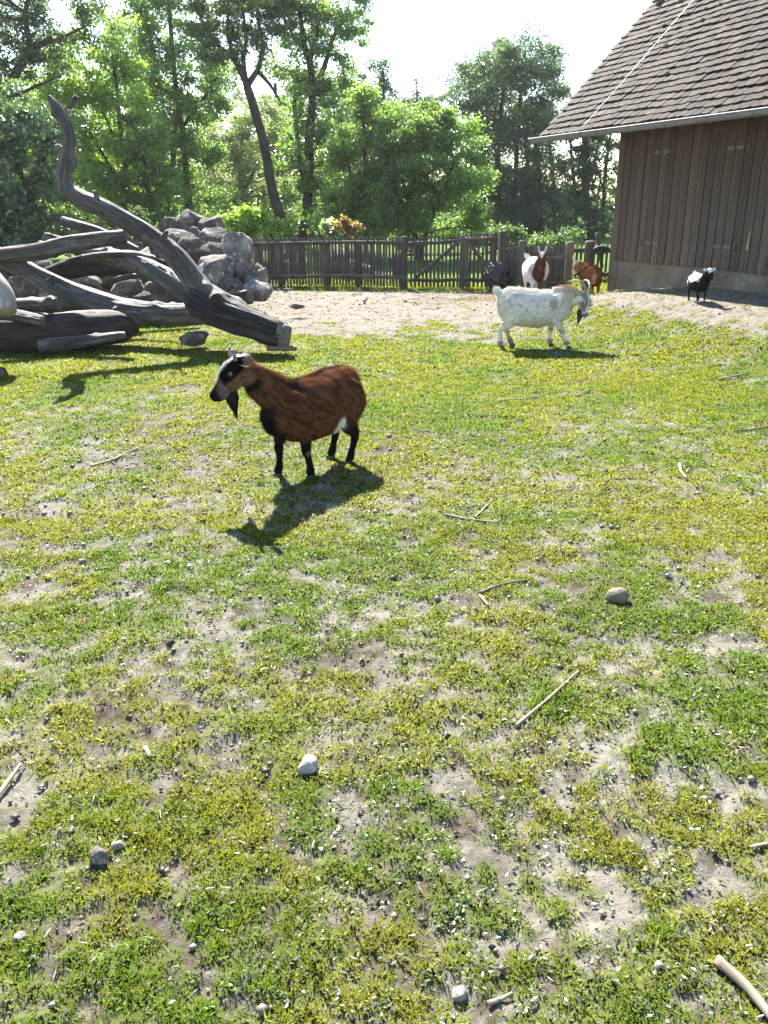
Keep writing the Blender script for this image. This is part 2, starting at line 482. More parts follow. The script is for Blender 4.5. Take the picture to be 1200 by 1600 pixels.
def m_horn():
    m, nt, out = mat_new('ridged_horn')
    a = N(nt, 'ShaderNodeAttribute', attribute_name='grain')
    sx = N(nt, 'ShaderNodeSeparateXYZ'); nt.links.new(a.outputs['Vector'], sx.inputs[0])
    w = N(nt, 'ShaderNodeMath', operation='SINE'); mu = N(nt, 'ShaderNodeMath', operation='MULTIPLY'); mu.inputs[1].default_value = 420
    nt.links.new(sx.outputs[2], mu.inputs[0]); nt.links.new(mu.outputs[0], w.inputs[0])
    n = noise(nt, a.outputs['Vector'], 60, 4)
    c = ramp(nt, n, [(0.3, (0.10, 0.085, 0.07)), (0.7, (0.30, 0.265, 0.22))]).outputs[0]
    principled(nt, out, c, 0.45, w.outputs[0], 0.5, 0.002, 0.4)
    return m
M['horn'] = m_horn()

def m_eye():
    m, nt, out = mat_new('amber_eye')
    tc = N(nt, 'ShaderNodeTexCoord'); sp = N(nt, 'ShaderNodeSeparateXYZ'); nt.links.new(tc.outputs['Object'], sp.inputs[0])
    ab = N(nt, 'ShaderNodeMath', operation='ABSOLUTE'); nt.links.new(sp.outputs[2], ab.inputs[0])
    c = ramp(nt, None, [(0.0025, (0.006, 0.006, 0.006)), (0.0042, (0.16, 0.095, 0.035))])
    nt.links.new(ab.outputs[0], c.inputs[0])
    principled(nt, out, c.outputs[0], 0.12, None, spec=0.6)
    return m
M['eye'] = m_eye()

# ================================================================== GROUND
def seg_frac(x, y):
    """fence line y at given x"""
    return 17.58 + (x + 2.85) * (16.46 - 17.58) / (2.39 + 2.85)

WALL_T = np.array([-0.6, 0.0, 0.75, 1.69, 2.25, 3.43, 6.0, 9.0])
WALL_Z = np.array([-0.03, 0.0, 0.14, 0.32, 0.37, 0.39, 0.40, 0.40])
def terrain(x, y, fine=True):
    x = np.asarray(x, float); y = np.asarray(y, float)
    z = 0.05 * (fbm(x * 0.35, y * 0.35, 3, 3) - 0.5) * sstep(2, 6, y)
    t = (x - WC.x) * WD.x + (y - WC.y) * WD.y
    n = (x - WC.x) * WN.x + (y - WC.y) * WN.y
    m = np.interp(t, WALL_T, WALL_Z) * (1 - sstep(0.9 + 0.3 * sstep(1, 3, t), 3.7, n)) * (1 - sstep(6.5, 9, t))
    m = m + 0.05 * np.exp(-((t - 1.0) / .7) ** 2 - ((n - .75) / .35) ** 2)
    z = z * (1 - sstep(0.05, 0.3, m)) + m
    if fine:
        near = 1 - sstep(7, 13, y) * .75
        z = z + near * (0.030 * (fbm(x * 2.2, y * 2.2, 5, 3) - 0.5) + 0.022 * (fbm(x * 9, y * 9, 6, 3) - 0.5))
    return z

# bare and lush spots: photo ellipses turned into ground ellipses (u, v, ru, rv, strength)
BARE = [(655, 765, 45, 22, .9), (880, 835, 75, 28, .9), (850, 880, 60, 30, .6), (310, 680, 45, 16, .8), (170, 720, 70, 25, .75), (370, 775, 45, 18, .8),
        (930, 905, 70, 40, .5), (720, 965, 90, 40, .45), (1110, 1010, 70, 25, .8), (690, 1070, 60, 22, .35), (380, 1075, 35, 25, .8),
        (890, 1440, 130, 110, .85), (770, 1520, 80, 70, .6), (1000, 1200, 70, 120, .45), (1180, 1260, 60, 60, .8), (880, 1240, 60, 40, .5), (1010, 1330, 60, 50, .4),
        (60, 800, 60, 16, .6), (130, 930, 90, 18, .6), (40, 1050, 55, 40, .55), (30, 1210, 40, 60, .6), (560, 985, 60, 25, .4), (250, 1400, 60, 40, .45),
        (300, 830, 40, 20, .6), (70, 640, 60, 10, .6), (290, 610, 50, 12, .8), (210, 640, 60, 10, .5), (1040, 1120, 50, 40, .4), (800, 1180, 70, 30, .4), (550, 1440, 60, 40, .5),
        (390, 545, 60, 10, .8), (330, 520, 60, 12, .9), (470, 540, 40, 8, .4), (160, 545, 120, 8, .6), (250, 530, 100, 14, .5),
        (890, 550, 90, 10, .6), (760, 520, 120, 18, 1.0), (560, 490, 200, 28, 1.0), (960, 545, 50, 14, .5), (860, 520, 60, 14, .6)]
LUSH = [(270, 1290, 150, 45, .5), (360, 1130, 120, 30, .3), (1080, 970, 110, 26, .7), (1130, 1045, 80, 25, .6), (1060, 1180, 90, 45, .6), (1150, 1120, 60, 40, .5),
        (780, 855, 40, 14, .7), (860, 1105, 60, 22, .6), (90, 960, 110, 22, .4), (1010, 1470, 50, 30, .6), (800, 1440, 40, 25, .5), (700, 640, 200, 60, .35), (1080, 620, 140, 70, .35), (100, 590, 120, 12, .5),
        (500, 880, 160, 50, .2), (1000, 1470, 40, 30, .5), (760, 1530, 40, 25, .4), (1080, 530, 120, 14, .4)]

def ell(x, y, lst):
    o = np.zeros_like(x)
    for u, v, ru, rv, s in lst:
        c = ground_at(u, v); a = ground_at(u + ru, v); b = ground_at(u, v - rv); d = ground_at(u, v + rv)
        rx = abs(a.x - c.x); yb, yd = b.y - c.y, c.y - d.y
        dy = y - c.y
        r = np.sqrt(((x - c.x - dy * c.x / max(c.y, .5)) / rx) ** 2 + (dy / np.where(dy > 0, yb, yd)) ** 2)
        o = np.maximum(o, s * (1 - sstep(0.45, 1.15, r + 0.5 * (fbm(x * 3, y * 3, 77, 3) - 0.5) * 2)))
    return o

def dirt_band(x, y):
    """trodden earth in front of the fence and the barn"""
    t = (x - WC.x) * WD.x + (y - WC.y) * WD.y
    n = (x - WC.x) * WN.x + (y - WC.y) * WN.y
    w = 1.5 * (fbm(x * 0.9, y * 0.9, 31, 4) - 0.5) * 2 + 0.8 * (fbm(x * 5, y * 5, 33, 3) - 0.5) * 2
    front = np.interp(x, [-6, -2.5, -1.2, 0, 1.5, 3, 5], [13.5, 12.2, 11.2, 11.4, 10.9, 12.1, 11.6])
    a = sstep(-0.5, 0.6, y - front + w)
    fl = seg_frac(x, y)
    a = a * (1 - sstep(-1.1, -0.3, y - fl + 0.35 * w))
    b = (1 - sstep(1.1, 2.0, n + 0.4 * w - .5)) * sstep(-1, 0, t)
    return np.clip(np.maximum(a, b), 0, 1)

def grass_density(x, y):
    big = fbm(x * 0.8, y * 0.8, 41, 3); mid = fbm(x * 2.6, y * 2.6, 42, 3); sm = fbm(x * 9, y * 9, 43, 3)
    left = 1 - sstep(-1.2, 0.6, x / np.maximum(y * 0.2, .4))
    fi = fbm(x * 24, y * 24, 44, 2)
    d = 0.73 + 0.30 * (big - 0.5) + 0.7 * (mid - 0.5) + 1.7 * (sm - 0.5) + 2.4 * (fi - 0.5) - 0.05 * left
    d = d + 0.22 * sstep(5.5, 8, y) - 0.05 * (1 - sstep(2.0, 3.6, y))
    d = d + 0.9 * ell(x, y, LUSH) - 0.55 * ell(x, y, BARE) - 1.3 * dirt_band(x, y)
    beyond = sstep(0, 0.3, y - seg_frac(x, y))
    d = np.maximum(d, beyond)
    return sstep(0.16, 0.84, d)

def build_ground():
    ys = np.concatenate([np.linspace(-8, 0.4, 12)[:-1], np.geomspace(0.4, 19, 560), np.geomspace(19, 420, 40)[1:]])
    ss = np.linspace(-1, 1, 361)
    ss = np.concatenate([[-14, -7, -4, -2.5, -1.7, -1.3, -1.12], ss, [1.12, 1.3, 1.7, 2.5, 4, 7, 14]])
    w = np.maximum(0.62 * ys + 0.9, 1.2)
    X = w[:, None] * ss[None]; Y = np.repeat(ys[:, None], len(ss), 1)
    x, y = X.ravel(), Y.ravel()
    z = terrain(x, y)
    g = grass_density(x, y)
    lump = fbm(x * 22, y * 22, 8, 3) - 0.5
    near = 1 - sstep(6, 13, y)
    z = z + near * (0.026 * lump * (1 - 0.85 * g) + 0.008 * g)
    z = z - 0.9 * sstep(70, 200, y) * 0
    # colours: dry earth, damp earth, turf between the blades
    n1 = fbm(x * 1.3, y * 1.3, 51, 4)[:, None]; n2 = fbm(x * 7, y * 7, 52, 3)[:, None]; n3 = fbm(x * 30, y * 30, 53, 2)[:, None]
    dry = np.array([0.175, 0.164, 0.138]); damp = np.array([0.088, 0.077, 0.060]); pink = np.array([0.185, 0.163, 0.138])
    soil = damp + (dry - damp) * sstep(0.25, 0.6, 0.5 * n1 + 0.3 * n2 + 0.2 * n3)
    db = dirt_band(x, y)[:, None]
    soil = soil * (1 - db) + (pink * (0.78 + 0.44 * n2)) * db
    red = (np.exp(-(((x - 2.0) / 1.3) ** 2 + ((y - 14.6) / 0.7) ** 2)) * sstep(0.35, 0.6, fbm(x * 2.2, y * 2.2, 55, 3)))[:, None]
    soil = soil * (1 - 0.75 * red) + np.array([0.10, 0.065, 0.045]) * 0.75 * red
    dung = (sstep(0.66, 0.72, fbm(x * 14, y * 14, 56, 2)) * (y < 18))[:, None]
    soil = soil * (1 - 0.7 * dung) + np.array([0.06, 0.045, 0.035]) * 0.7 * dung
    turf = np.array([0.082, 0.102, 0.016]) * (0.75 + 0.5 * n2)
    far = (sstep(4, 10, y))[:, None]
    gg = g[:, None] * (0.62 + 0.30 * far)
    c = soil * (1 - gg) + turf * gg
    by = sstep(0.0, 0.4, y - seg_frac(x, y))[:, None]
    c = c * (1 - by) + np.array([0.075, 0.125, 0.022]) * (0.6 + 0.8 * n1) * by
    nr, nc = X.shape
    i = (np.arange(nr - 1)[:, None] * nc + np.arange(nc - 1)[None]).ravel()
    Q = np.stack([i, i + 1, i + nc + 1, i + nc], -1)
    m, nt, out = mat_new('earth')
    a = N(nt, 'ShaderNodeAttribute', attribute_name='tint')
    v = coords(nt)
    f1 = noise(nt, v, 35, 6, 0.7); f2 = noise(nt, v, 150, 4, 0.7)
    cc = mixc(nt, 1.0, a.outputs['Color'], ramp(nt, f1, [(0.3, (0.62, 0.6, 0.58)), (0.65, (1.2, 1.2, 1.2))]).outputs[0], 'MULTIPLY')
    mm = N(nt, 'ShaderNodeMath', operation='MULTIPLY_ADD'); mm.inputs[1].default_value = 0.4
    nt.links.new(f2, mm.inputs[0]); nt.links.new(f1, mm.inputs[2])
    principled(nt, out, cc, 0.92, mm.outputs[0], 0.75, 0.014, 0.05)
    o = link('ground', np_mesh('ground', np.stack([x, y, z], -1), Q, m, True, cols=c))
    tag(o, 'paddock earth with worn patches of turf, running to the fence and barn', None, None, 'structure')
    return o
build_ground()

def ground_z(x, y, g=0.6):
    z = terrain(x, y); near = 1 - sstep(6, 13, y)
    return z + near * (0.026 * (fbm(x * 22, y * 22, 8, 3) - 0.5) * (1 - 0.85 * g) + 0.008 * g)

# ------------------------------------------------------------------ grass
def tuft_points(y0, y1, per_m2, rng):
    w = lambda y: 0.56 * y + 0.5
    area = (w(y0) + w(y1)) * (y1 - y0)
    n = int(area * per_m2)
    y = rng.uniform(y0, y1, n * 2); x = rng.uniform(-1, 1, n * 2) * w(y1)
    k = np.abs(x) < w(y)
    return x[k], y[k]

def build_grass():
    rng = np.random.default_rng(5)
    VV, NN, CC = [], [], []
    for y0, y1, dens, nb, hh, ww, spread in ((0.7, 2.0, 1900, 20, 0.0095, 0.0026, 0.027), (2.0, 4.2, 1150, 16, 0.0105, 0.0034, 0.034),
                                            (4.2, 8, 560, 12, 0.0125, 0.005, 0.045), (8, 13.5, 260, 9, 0.018, 0.008, 0.065), (13.5, 19, 60, 8, 0.05, 0.013, 0.10)):
        x, y = tuft_points(y0, y1, dens, rng)
        d = grass_density(x, y)
        keep = rng.uniform(0, 1, len(x)) < d * 0.97 + 0.02
        x, y, d = x[keep], y[keep], d[keep]
        lush = ell(x, y, LUSH)
        tone = fbm(x * 1.7, y * 1.7, 61, 3); t2 = fbm(x * 8, y * 8, 62, 2)
        ht = hh * (0.55 + 0.5 * d + 0.55 * lush) * rng.uniform(0.6, 1.4, len(x))
        # yellow-green moss, fresh green, straw
        yel = np.array([0.225, 0.245, 0.022]); grn = np.array([0.120, 0.200, 0.018]); straw = np.array([0.24, 0.20, 0.09])
        mix = np.clip(sstep(0.28, 0.60, tone + 0.35 * (t2 - .5)) + 0.05 - 0.9 * lush, 0, 1)[:, None]
        col = grn + (yel - grn) * mix
        st = (rng.uniform(0, 1, len(x)) < 0.05)[:, None]
        col = np.where(st, straw, col)
        n = len(x)
        X = np.repeat(x, nb); Y = np.repeat(y, nb); H = np.repeat(ht, nb) * rng.uniform(0.5, 1.25, n * nb)
        C = np.repeat(col, nb, 0) * rng.uniform(0.65, 1.35, (n * nb, 1))
        r = spread * np.sqrt(rng.uniform(0, 1, n * nb)); a = rng.uniform(0, 2 * np.pi, n * nb)
        X = X + r * np.cos(a); Y = Y + r * np.sin(a)
        Z = ground_z(X, Y, np.repeat(d, nb)) - 0.0005
        lean = rng.uniform(0.3, 1.9, n * nb) * H; la = a + rng.normal(0, 0.9, n * nb)
        ba = rng.uniform(0, 2 * np.pi, n * nb); wd = ww * rng.uniform(0.6, 1.4, n * nb)
        dx, dy = np.cos(ba) * wd, np.sin(ba) * wd
        base1 = np.stack([X - dx, Y - dy, Z], -1); base2 = np.stack([X + dx, Y + dy, Z], -1)
        tip = np.stack([X + lean * np.cos(la), Y + lean * np.sin(la), Z + H], -1)
        v = np.stack([base1, base2, tip], 1).reshape(-1, 3)
        nr = np.cross(base2 - base1, tip - base1); nr /= np.maximum(np.linalg.norm(nr, axis=1, keepdims=True), 1e-9)
        nr *= np.sign(nr[:, 2:3] + 1e-6)
        nr = nr * 0.55 + np.array([0, 0, 0.85]); nr /= np.linalg.norm(nr, axis=1, keepdims=True)
        VV.append(v); NN.append(np.repeat(nr, 3, 0))
        cc = np.repeat(C, 3, 0); CC.append(np.clip(cc, 0, 1))
    V = np.vstack(VV); n = len(V) // 3
    me = np_mesh('grass', V, np.arange(n * 3).reshape(-1, 3), M['grass'], True, cols=np.vstack(CC), normals=np.vstack(NN))
    tag(link('grass', me), 'short yellow-green turf growing in worn patches over the paddock', None, None, 'stuff')
    print('grass tris', n)
build_grass()

def flat_bits(name, label, mat, pts, size, cols, rng, lift=0.006, tilt=0.5, elong=(0.5, 0.9), curl=0.25, kind='stuff'):
    """many small four-cornered leaves lying on the ground"""
    x, y = pts; n = len(x)
    a = rng.uniform(0, 2 * np.pi, n); L = size * rng.uniform(0.5, 1.3, n); W = L * rng.uniform(*elong, n)
    tx, ty = rng.normal(0, tilt, n), rng.normal(0, tilt, n)
    ca, sa = np.cos(a), np.sin(a)
    z0 = ground_z(x, y) + lift * rng.uniform(0.3, 1.6, n)
    def P(l, w, up):
        px = l * ca - w * sa; py = l * sa + w * ca
        return np.stack([x + px, y + py, np.maximum(z0 + px * tx + py * ty + up, ground_z(x + px, y + py) + 0.001)], -1)
    cu = curl * L * rng.uniform(-0.3, 1, n)
    q = [P(-L, 0 * L, cu), P(-0.1 * L, -W * .6, 0 * L), P(L, 0 * L, cu), P(0.1 * L, W * .6, 0 * L)]
    V = np.stack(q, 1).reshape(-1, 3)
    Fc = np.concatenate([np.arange(n)[:, None] * 4 + np.array([0, 1, 2]), np.arange(n)[:, None] * 4 + np.array([0, 2, 3])])
    me = np_mesh(name, V, Fc, mat, False, cols=np.repeat(np.clip(cols, 0, 1), 4, 0))
    return tag(link(name, me), label, None, None, kind)

def build_litter():
    rng = np.random.default_rng(21)
    # silvery weed leaves in rosettes
    X, Y, S = [], [], []
    for y0, y1, dens in ((0.9, 2.6, 150), (2.6, 6, 70), (6, 9.5, 18)):
        x, y = tuft_points(y0, y1, dens, rng)
        p = sstep(0.42, 0.66, fbm(x * 1.6, y * 1.6, 71, 3)) + 0.10
        k = (rng.uniform(0, 1, len(x)) < p) & (dirt_band(x, y) < 0.3)
        x, y = x[k], y[k]
        nb = 6
        r = 0.035 * np.sqrt(rng.uniform(0, 1, (len(x), nb))); a = rng.uniform(0, 6.28, (len(x), nb))
        X.append((x[:, None] + r * np.cos(a)).ravel()); Y.append((y[:, None] + r * np.sin(a)).ravel())
    x = np.concatenate(X); y = np.concatenate(Y)
    base = np.array([0.10, 0.12, 0.08]); c = base * rng.uniform(0.65, 1.5, (len(x), 1))
    flat_bits('weed_leaves', 'silvery grey-green weed leaves lying flat among the turf', M['weed'], (x, y), 0.0068, c, rng, 0.010, 0.35, (0.6, 1.1), 0.3)
    # dry leaves and clods
    x, y = tuft_points(0.8, 5, 190, rng); x2, y2 = tuft_points(5, 13.5, 34, rng)
    x = np.concatenate([x, x2]); y = np.concatenate([y, y2])
    k = rng.uniform(0, 1, len(x)) < 0.25 + 0.9 * sstep(.45, .6, fbm(x * 1.1, y * 1.1, 72, 3)); x, y = x[k], y[k]
    pal = np.array([[0.30, 0.265, 0.22], [0.22, 0.18, 0.14], [0.12, 0.09, 0.07], [0.38, 0.35, 0.31], [0.07, 0.055, 0.045]])
    c = pal[rng.choice(5, len(x), p=[.3, .22, .16, .22, .10])] * rng.uniform(0.8, 1.2, (len(x), 1))
    flat_bits('leaf_litter', 'curled dry leaf scraps strewn over the turf and earth', M['litter'], (x, y), 0.008, c, rng, 0.008, 0.5, (0.35, 0.9), 0.5)
    # straw bits
    x, y = tuft_points(0.8, 5, 42, rng); x2, y2 = tuft_points(5, 12, 8, rng)
    x = np.concatenate([x, x2]); y = np.concatenate([y, y2])
    c = np.array([0.38, 0.33, 0.24]) * rng.uniform(0.6, 1.25, (len(x), 1))
    flat_bits('straw', 'pale straw and wood slivers scattered on the ground', M['litter'], (x, y), 0.014, c, rng, 0.010, 0.2, (0.07, 0.2), 0.12)
    # little clods
    x, y = tuft_points(0.8, 6, 260, rng); x2, y2 = tuft_points(6, 16, 22, rng)
    x = np.concatenate([x, x2]); y = np.concatenate([y, y2])
    k = rng.uniform(0, 1, len(x)) < 0.12 + 0.75 * (1 - grass_density(x, y)); x, y = x[k], y[k]
    n = len(x); r = rng.gamma(1.6, 0.0024, n) + 0.002 + 0.0006 * y
    z = ground_z(x, y)
    oct_ = np.array([[1, 0, 0], [0, 1, 0], [-1, 0, 0], [0, -1, 0], [0, 0, .7], [0, 0, -.7]], float)
    V = (oct_[None] * rng.uniform(0.6, 1.3, (n, 6, 1)) * r[:, None, None] + np.stack([x, y, z + r * 0.35], -1)[:, None])
    of = np.array([[0, 1, 4], [1, 2, 4], [2, 3, 4], [3, 0, 4], [1, 0, 5], [2, 1, 5], [3, 2, 5], [0, 3, 5]])
    Fc = (np.arange(n)[:, None, None] * 6 + of[None]).reshape(-1, 3)
    pal = np.array([[0.20, 0.17, 0.135], [0.12, 0.095, 0.07], [0.04, 0.032, 0.026], [0.30, 0.28, 0.25]])
    c = pal[rng.choice(4, n, p=[.38, .27, .25, .10])] * rng.uniform(0.8, 1.2, (n, 1))
    me = np_mesh('earth_crumbs', V.reshape(-1, 3), Fc, M['litter'], False, cols=np.repeat(c, 6, 0))
    tag(link('earth_crumbs', me), 'small clods of earth, pebbles and goat droppings on the bare soil', None, None, 'stuff')
build_litter()

# ================================================================== BARN
def frame_from(xa, ya, za):
    return Matrix((xa, ya, za)).transposed()

def build_barn():
    barn = thing('barn', 'dark timber barn with tiled roof and plastered plinth beside the paddock', 'barn')
    R = frame_from(WD, WN, Vector((0, 0, 1)))                    # local: x along wall to viewer, y outward, z up
    barn.matrix_world = Matrix.Translation(WC) @ R.to_4x4()
    T1 = 7.6
    rng = random.Random(3)
    # plinth: front face with wavy subdivided surface, butted below the boards
    nx, nz = 160, 20
    V = []; Fc = []
    for k in range(nz + 1):
        for i in range(nx + 1):
            x = -0.03 + (T1 + 0.03) * i / nx; z = -0.7 + 1.345 * k / nz
            y = 0.012 * (float(fbm(np.array([x * 2.5]), np.array([z * 2.5]), 90, 3)[0]) - .5)
            V.append((x, y - 0.012, z))
    for k in range(nz):
        for i in range(nx):
            a = k * (nx + 1) + i; Fc.append((a, a + 1, a + nx + 2, a + nx + 1))
    b = len(V)
    for x in (-0.03, T1):
        for z in (-0.7, 0.645): V += [(x, -0.03, z), (x, -7.0, z)]
    Fc += [(b, b + 1, b + 3, b + 2), (b + 4, b + 6, b + 7, b + 5)]
    Fc += [(b + 2, b + 3, b + 7, b + 6)]
    # short return closing the front skin onto the side faces
    for x, e in ((0, 0), (nx, 1)):
        col_ = [k * (nx + 1) + x for k in range(nz + 1)]
        lo, hi = (b, b + 2) if e == 0 else (b + 4, b + 6)
        Fc.append(tuple([lo] + col_ + [hi]) if e == 0 else tuple([hi] + col_[::-1] + [lo]))
    link('plinth', np_mesh('plinth', V, Fc, M['plaster'], smooth=False), barn)
    # inner carcass behind the boards (gable ends included)
    ridge_y = -3.6; eave_z = 2.62; pitch = math.radians(45)
    ztop = 3.2
    Vc = [(0.0, -0.012, 0.645), (T1, -0.012, 0.645), (T1, -0.012, ztop), (0, -0.012, ztop), (0, -7.2, 0.645), (T1, -7.2, 0.645), (T1, -7.2, ztop), (0, -7.2, ztop), (0, ridge_y, 6.55), (T1, ridge_y, 6.55)]
    Fcc = [(0, 1, 2, 3), (5, 4, 7, 6), (0, 3, 8, 7, 4), (1, 5, 6, 9, 2)]
    link('wall', np_mesh('wall', Vc, Fcc, M['board'], smooth=False), barn)
    # boards (each one a part) and cover battens
    nb = int(T1 / 0.167)
    bm_ = [box_mesh('board', 0.158, 0.022, 1.0, M['board'], 0.003) for _ in range(1)]
    bat = box_mesh('batten', 0.032, 0.018, 1.0, M['board'], 0.003)
    for k in range(nb):
        x0 = 0.0 + k * 0.167
        zb = 0.65 - rng.uniform(0, 0.012); top = 3.15
        o = link('board', bm_[0], barn, (x0 + 0.083, 0.001 + rng.uniform(0, 0.004), (zb + top) / 2), (rng.uniform(-.002, .002), 0, rng.uniform(-.03, .03)), (rng.uniform(.97, 1.03), 1, top - zb))
        if k % 2 == 1 or rng.random() < 0.35:
            zb2 = zb + rng.uniform(0.0, 0.02)
            t2 = top - 0.02
            link('batten', bat, barn, (x0 + 0.167 + rng.uniform(-.006, .006), 0.022 + rng.uniform(0, 0.003), (zb2 + t2) / 2), (0, rng.uniform(-.003, .003), 0), (rng.uniform(.75, 1.15), 1, t2 - zb2))
    # horizontal joint above the hatch
    for xa, xb in ((1.43, 1.72), (1.74, 2.05), (2.08, 2.40)):
        link('lintel_strip', box_mesh('lintel_strip', xb - xa, 0.014, 0.022, M['board'], 0.003), barn, ((xa + xb) / 2, 0.020, 2.505))
    # strap hinges of the double hatch
    for xa, xb, z, pin in ((0.90, 1.06, 2.28, 0.80), (1.09, 1.22, 2.28, None), (0.86, 0.99, 0.955, 0.78), (1.03, 1.18, 0.955, None),
                      (2.37, 2.50, 2.26, None), (2.54, 2.70, 2.26, 2.77), (2.33, 2.49, 0.965, None), (2.53, 2.69, 0.965, 2.755)):
        h_ = link('hinge', box_mesh('hinge', xb - xa, 0.008, 0.044, M['strap'], 0.003), barn, ((xa + xb) / 2, 0.0225, z))
        sc = tube_geo([(0, 0.0, 0), (0, 0.008, 0)], [0.008, 0.006], 8)
        g = Geo(); g.add(*sc); link('screw', g.mesh('screw', M['iron']), h_, (0.03, 0.003, 0))
        if pin is not None:
            g = Geo(); g.add(*tube_geo([(0, 0, -0.045), (0, 0, 0.045)], [0.013, 0.013], 10)); g.add(*tube_geo([(0, 0, -0.05), (0, 0, -0.058)], [0.017, 0.013], 10))
            link('hinge_pin', g.mesh('hinge_pin', M['strap']), h_, (pin - (xa + xb) / 2, 0.012, 0))
    o = link('latch', box_mesh('latch', 0.09, 0.012, 0.022, M['iron'], 0.003), barn, (1.78, 0.024, 1.72))
    # splintered pale patch on one board
    P = [(2.955, .95), (2.985, .93), (3.0, 1.0), (3.005, 1.1), (3.0, 1.19), (2.985, 1.235), (2.975, 1.16), (2.965, 1.06)]
    V = [(x, 0.0165, z) for x, z in P] + [(x, 0.013, z) for x, z in P]
    nP = len(P); Fc = [tuple(range(nP))[::-1]] + [(i, (i + 1) % nP, nP + (i + 1) % nP, nP + i) for i in range(nP)]
    tag(link('splintered_patch', np_mesh('splintered_patch', V, Fc, M['rawwood'], False), barn), 'fresh yellow splintered strip on a grey board')
    # roof: deck plus tiles
    o_e = 0.66; x_left = -1.36; slope = Vector((0, -math.cos(pitch), math.sin(pitch))); nrm = Vector((0, math.sin(pitch), math.cos(pitch)))
    e0 = Vector((0, o_e, 2.655))
    L = 6.1; x_r = 8.2
    r0 = e0 + slope * 0.02 - nrm * 0.03; r1 = e0 + slope * L - nrm * 0.03
    dn = nrm * -0.12
    def q(x, p): return (x, p.y, p.z)
    V = [q(x_left + .06, r0), q(x_r, r0), q(x_r, r1), q(x_left + .06, r1), q(x_left + .06, r0 + dn), q(x_r, r0 + dn), q(x_r, r1 + dn), q(x_left + .06, r1 + dn)]
    back = Vector((0, -8.9, 1.3)); V += [q(x_left + .06, back), q(x_r, back), q(x_r, back + Vector((0, .1, -.1))), q(x_left + .06, back + Vector((0, .1, -.1)))]
    Fc = [(0, 1, 2, 3), (4, 7, 6, 5), (0, 4, 5, 1), (0, 3, 7, 4), (1, 5, 6, 2), (3, 2, 9, 8), (7, 11, 10, 6), (3, 8, 11, 7), (2, 6, 10, 9), (8, 9, 10, 11)]
    roof = link('roof', np_mesh('roof', V, Fc, M['board'], False), barn)
    # tiles
    tw, tl, tt, ex = 0.168, 0.30, 0.020, 0.138
    bm = bmesh.new()
    prof = [(-.5, 0.0), (-.46, -.012), (-.25, -.022), (0, -.026), (.25, -.022), (.46, -.012), (.5, 0.0)]   # slightly rounded lower edge
    lowv = [bm.verts.new((p * tw * .985, p2, tt)) for p, p2 in prof]; lowb = [bm.verts.new((p * tw * .985, p2, 0.0)) for p, p2 in prof]
    upv = [bm.verts.new((p * tw * .985, tl, tt)) for p, p2 in (prof[0], prof[-1])]; upb = [bm.verts.new((p * tw * .985, tl, 0)) for p, p2 in (prof[0], prof[-1])]
    bm.faces.new(lowv + [upv[1], upv[0]])
    for k in range(6): bm.faces.new((lowb[k], lowb[k + 1], lowv[k + 1], lowv[k]))
    bm.faces.new((lowb[0], lowv[0], upv[0], upb[0])); bm.faces.new((lowv[-1], lowb[-1], upb[1], upv[1]))
    bm.normal_update()
    tV = np.array([list(v.co) for v in bm.verts]); bm.verts.index_update(); tF = [tuple(v.index for v in f.verts) for f in bm.faces]; bm.free()
    pal = [(1, 1, 1), (1.25, 1.2, 1.15), (0.8, 0.8, 0.82), (1.15, 1.02, 0.95), (1.7, 1.62, 1.5), (0.62, 0.62, 0.64)]
    tmesh = [np_mesh('tile', tV, tF, M['tile'], False, cols=np.tile(c, (len(tV), 1))) for c in pal]
    places = []
    ncol = int((x_r - x_left) / tw); nrow = int(L / ex)
    tilt = math.asin(0.042 / tl)
    for r in range(nrow):
        for c in range(ncol):
            x = x_left + tw * (c + 0.5 + (0.5 if r % 2 else 0.0)) + rng.uniform(-.005, .005)
            wave = 0.012 * math.sin(x * 1.7 + r * 0.35) + 0.010 * math.sin(x * 4.1 - r)
            p = e0 + slope * (ex * r + rng.uniform(-.008, .008) + wave * 0.7) + nrm * (0.012 + rng.uniform(-.003, .006) + wave * .3)
            p = Vector((x, p.y, p.z))
            # tile local frame: x along eave (+x), y up slope tilted, z normal
            ya = (slope * math.cos(tilt) - nrm * math.sin(tilt)).normalized(); xa = Vector((-1, 0, 0)); za = xa.cross(ya)
            rot = (frame_from(xa, ya, za) @ Euler((rng.uniform(-.012, .012), rng.uniform(-.03, .03), rng.uniform(-.022, .022))).to_matrix())
            mi = rng.choices(range(6), [.42, .16, .17, .14, .03, .08])[0]
            wp = barn.matrix_world @ p
            u, v = pix(wp)
            vis = -40 < u < 1240 and -40 < v < 260
            dist = (wp - Vector((0, 0, CAM_H))).length
            places.append((not vis, dist, p, rot, mi))
    places.sort(key=lambda a: (a[0], a[1]))
    rest = Geo(); rc = []
    for k, (nv, d, p, rot, mi) in enumerate(places):
        if k < 299 and not nv:
            link('tile', tmesh[mi], roof, p, rot.to_euler())
        else:
            W = tV @ np.array(rot).T + np.array(p)
            rest.add(W, tF); rc.append(np.tile(np.array(pal[mi]) * rng.uniform(.75, 1.3), (len(tV), 1)))
    me = np_mesh('roof_tiles', np.vstack(rest.V), rest.F, M['tile'], False, cols=np.vstack(rc))
    tag(link('roof_tiles', me, roof), None, None, None, 'stuff')
    # moss cushions / flaked tile noses
    g = Geo()
